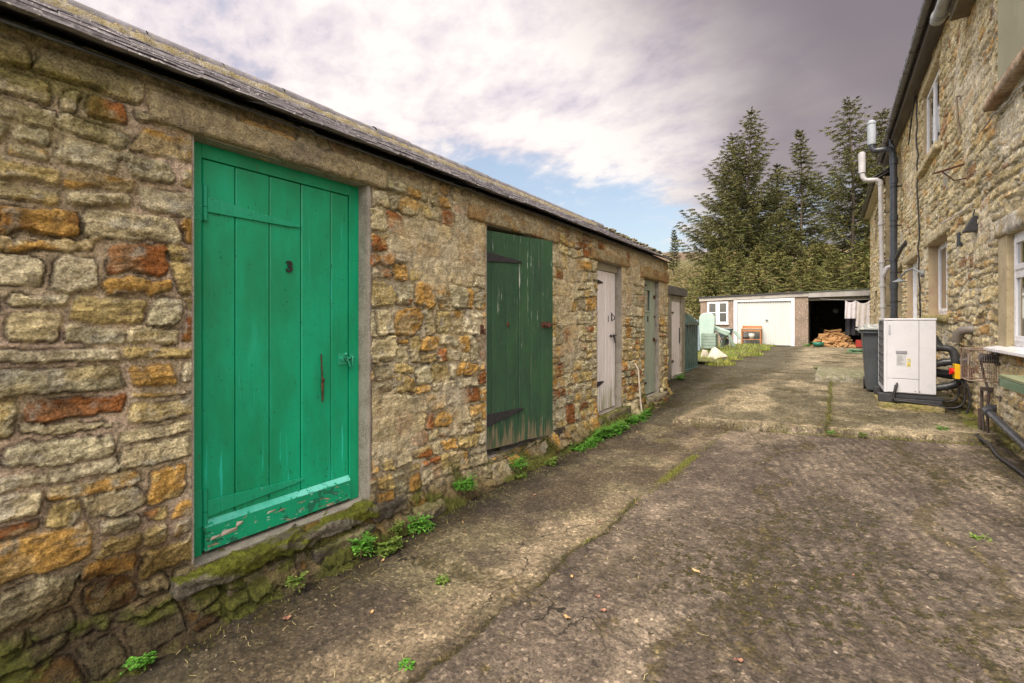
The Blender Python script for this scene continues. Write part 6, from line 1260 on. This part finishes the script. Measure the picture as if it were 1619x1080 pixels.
# weeds: leafy plants and tufts, each its own thing
M_FERN = leafmat('weed_leaf', (.055, .20, .018), (.095, .26, .030), (.15, .26, .04), .6, 30)
M_WSTEM = plain('weed_stem', (.14, .20, .05), (.2, .12, .06), .7, 10)
def weed(loc, n, size, seed, label, kindn='wild_plant', leaf=.012, mat=None, group='weeds along the foot of the stone shed', wall=True, frond=False):
    rq = random.Random(seed); r = root(kindn, loc, label, 'plant', group); st = MB(); V = []; F = []; base = Vector(loc)
    for i in range(n):
        a = rq.uniform(-1.35, 1.35) if wall else rq.uniform(0, 6.3); L = size*rq.uniform(.5, 1.15); d = Vector((math.cos(a), math.sin(a), 0)); k = 7; pts = []; rise = rq.uniform(.25, 1.)
        for j in range(k+1): f = j/k; pts.append(base+d*L*f*(.45+.4*(1-rise))+Vector((0, 0, L*(rise*f*.8-.45*f*f*(1.2-rise)+.03))))
        st.tube(pts, [.0013]*(k+1), 3, cap=False)
        for j in range(1, k+1):
            p = pts[j]; dd = (pts[j]-pts[j-1]).normalized(); sd = Vector((-d.y, d.x, 0)); w0 = leaf*(1.25-.6*j/k)*(size/.12)**.3
            for s_ in ((-1, 1) if j < k else (0,)):
                m_ = 3 if not frond else 4
                for q in range(m_):
                    c = p+sd*s_*w0*(.9+q*1.15)+dd*w0*(.3*q)+Vector((0, 0, rq.uniform(-.3, .5)*w0)) if s_ else p+dd*w0*(q+.3)
                    n_ = Vector((rq.uniform(-.5, .5), rq.uniform(-.5, .5), 1)).normalized(); u = (sd*(s_ or .3)+dd*.4).normalized(); v_ = n_.cross(u).normalized(); u = v_.cross(n_); rad = w0*rq.uniform(.6, 1.05)*(.62 if frond else .8); b_ = len(V)
                    V += [c-u*rad, c-u*rad*.3+v_*rad*.75, c+u*rad*.7+v_*rad*.65, c+u*rad*1.1, c+u*rad*.7-v_*rad*.65, c-u*rad*.3-v_*rad*.75]; F.append(tuple(range(b_, b_+6)))
    st.build('stems', M_WSTEM, r); me = bpy.data.meshes.new('leaves'); me.from_pydata([tuple(v) for v in V], [], F); me.update(); link('leaves', me, mat or M_FERN, r); return r
WL = [((-2.31, 1.72, .10), 12, .17, 'leafy weed hanging under the right end of the mossy green door threshold'), ((-2.24, 1.86, .05), 14, .15, 'low bright weed between the two plants below the green door jamb'), ((-2.28, 2.14, .07), 20, .17, 'full leafy weed growing at the wall foot right of the green door'), ((-2.33, 1.99, .09), 7, .12, 'pale fern sprig between leafy weeds right of the green door'),
      ((-2.38, 2.72, .14), 18, .17, 'ferny plant sprouting from the wall between the green doors'), ((-2.36, 3.42, .12), 14, .18, 'leafy weed under the hinge side of the dark green door'), ((-2.30, 3.40, .05), 9, .10, 'small flat weed on the ground below the dark green door'), ((-2.25, 3.86, .05), 9, .12, 'thin leaved weed on the ground below the dark door latch'),
      ((-2.28, 1.30, .09), 5, .08, 'tiny round leaved weed under the middle of the threshold'), ((-2.30, .66, .06), 8, .09, 'small bright weed at the bottom left corner of the yard')]
M_FERN2 = leafmat('olive_weed_leaf', (.075, .145, .018), (.12, .19, .030), (.20, .19, .05), .65, 30)
for i, (l, n, sz, lb) in enumerate(WL): weed(l, n, sz, 100+i, lb, leaf=.011+.003*(i % 3 == 1), frond=(i in (3, 4)), mat=(M_FERN2 if i in (1, 3, 6, 7, 8) else M_FERN))
for i, (y, sz, n) in enumerate([(4.5, .14, 12), (4.7, .18, 18), (4.95, .22, 24), (5.2, .25, 30), (5.42, .25, 30), (5.64, .24, 26), (6.1, .22, 20), (6.35, .25, 22), (6.75, .16, 14)]):
    weed((-2.28+.02*math.sin(i*2), y, .05), n, sz, 130+i, 'bright parsley like weed clump at the wall foot below the white and sage doors', leaf=.014, frond=True)
for i, (l, n, sz, lb) in enumerate([((-2.6, 9.9, .22), 20, .25, 'weed clump at the foot of the coal shed door'), ((1.05, 7.15, .17), 20, .12, 'bright green weed on the concrete below the gully pipes'), ((.75, 3.9, .10), 10, .08, 'small bright weed at the right edge of the yard'), ((-1.70, 1.78, .05), 7, .055, 'tiny rosette weed in the dark yard strip'), ((-1.40, 1.26, .05), 6, .045, 'tiny seedling at the bottom of the yard'), ((-.25, 12.6, .34), 18, .16, 'green weed growing at the near corner of the raised slab'), ((-.9, 24-.2, .36), 24, .35, 'weed clump at the foot of the pebbledashed pier'), ((.3, 6.58, .14), 8, .08, 'small weed in the step edge before the heat pump'), ((.0, 6.52, .14), 6, .06, 'tiny weed left in the step edge of the yard')]):
    weed(l, n, sz, 170+i, lb, wall=False, group='weeds scattered in the yard', leaf=.011, mat=M_FERN2 if i in (2, 3, 5, 7) else M_FERN)
TG2 = leafmat('moss_tuft', (.11, .13, .02), (.17, .17, .03), (.24, .21, .07), .9, 20)
def cracks(rq):
    k = rq.random()
    if k < .34: y = rq.uniform(3.9, 4.9) if rq.random() < .7 else rq.uniform(2.5, 6.2); x = -1.24+.055*(y-3)+rq.gauss(0, .022)
    elif k < .55: y = rq.uniform(6.7, 12.2); x = -.04+.01*(y-6)+rq.gauss(0, .02)
    elif k < .75: x = rq.uniform(-.6, 1.4); y = float(joint_y(x))-.04+rq.gauss(0, .03)
    elif k < .9: y = rq.uniform(.8, 6.8); x = -2.27+rq.gauss(0, .04)
    else: x = 1.28+rq.gauss(0, .07); y = rq.uniform(4.5, 7.8)
    return x, y, gz(x, y)-.002, 1.
blades('crack_grass', cracks, TG2, 5, 7000, .022, .0016, 'thin moss and grass growing in the cracks of the yard', 'grass')
# litter: leaves, twigs, pebbles
M_LEAF = plain('dead_leaf', (.30, .16, .09), (.20, .08, .06), .7, 30, .3); M_LEAF2 = plain('tan_leaf', (.42, .28, .12), (.34, .20, .09), .7, 30, .3)
rq = random.Random(12)
def leafm(name, mat, L, wd):
    m = MB(); n = 6; pts = [(L*(i/n-.5), wd*math.sin(math.pi*(i/n))**.8, .004*math.sin(i*1.7)) for i in range(n+1)]
    m.add([(x, y*.5, z+.006) for x, y, z in pts]+[(x, 0, z) for x, y, z in pts]+[(x, -y*.5, z+.005) for x, y, z in pts], [(k, k+1, n+2+k, n+1+k) for k in range(n)]+[(n+1+k, n+2+k, 2*n+3+k, 2*n+2+k) for k in range(n)], True); me = m.mesh(name); me.materials.append(mat); return me
lp = [leafm('dead_leaf', M_LEAF, .05, .03), leafm('dead_leaf', M_LEAF2, .055, .022), leafm('dead_leaf', M_LEAF, .03, .02)]
LS = [(-1.14, 2.19), (-1.0, 1.87), (-.88, 2.01), (-.95, 2.1), (-1.3, 2.9), (-2.0, 2.3), (-2.1, 2.4), (-.6, 2.6), (.1, 3.0), (-.5, 1.6), (.3, 2.2), (-1.8, 1.4), (-2.15, 1.75), (-1.2, 3.35), (-1.1, 3.5), (.9, 5.3), (1.1, 5.5), (-2.1, 1.15), (-1.95, 3.1), (-.3, 2.0), (.2, 1.7), (-.1, 1.55), (1.2, 5.05), (.6, 6.3), (-2.0, 5.6), (-2.05, 6.9), (-1.9, 7.1)]
for (x, y) in LS:
    o = bpy.data.objects.new('dead_leaf', rq.choice(lp)); COL.objects.link(o); o.location = (x, y, gz(x, y)+.006); o.rotation_euler = (rq.uniform(-.3, .3), rq.uniform(-.3, .3), rq.uniform(0, 6.3)); s_ = rq.uniform(.5, .9); o.scale = (s_, s_, s_)
    tag(o, 'small dead brown leaf lying on the yard', 'leaf', 'dead leaves scattered on the yard')
def straws(rq):
    return 0
V = []; F = []
for i in range(420):
    x = rq.choice([rq.gauss(-2.15, .12), rq.uniform(-2.2, 1.2), rq.uniform(-2.2, 1.2)]); y = rq.uniform(.6, 7)**1.; z = gz(x, y)+.004; a = rq.uniform(0, 6.3); L = rq.uniform(.01, .05); d = Vector((math.cos(a)*L, math.sin(a)*L, rq.uniform(0, .006))); p = Vector((x, y, z)); sd = Vector((-d.y, d.x, 0)).normalized()*.0013; b_ = len(V)
    mid = p+d*.5+Vector((rq.uniform(-.3, .3)*L, rq.uniform(-.3, .3)*L, .004)); V += [p-sd, p+sd, mid+sd, mid-sd, p+d+sd, p+d-sd]; F += [(b_, b_+1, b_+2, b_+3), (b_+3, b_+2, b_+4, b_+5)]
me = bpy.data.meshes.new('straw_litter'); me.from_pydata([tuple(v) for v in V], [], F); tag(link('straw_litter', me, plain('straw', (.42, .34, .16), (.28, .24, .10), .8, 30)), 'bits of straw and twig scattered over the yard', 'litter', None, 'stuff')
mb = MB()
for i in range(800):
    x = rq.choice([rq.gauss(-2.12, .14), rq.uniform(-2.2, 1.2), rq.uniform(-1.6, 1.3)]); y = .5+rq.random()**1.6*6.5; s_ = rq.uniform(.0018, .0048) if rq.random() < .985 else rq.uniform(.005, .009); mb._ball((x, y, gz(x, y)+s_*.3), s_, 5, rq.uniform(.7, 1.3), rq.uniform(.7, 1.3), .7)
tag(mb.build('grit', plain('grit', (.24, .20, .15), (.11, .09, .07), .9, 9)), 'loose grit and pebbles lying over the yard', 'grit', None, 'stuff')
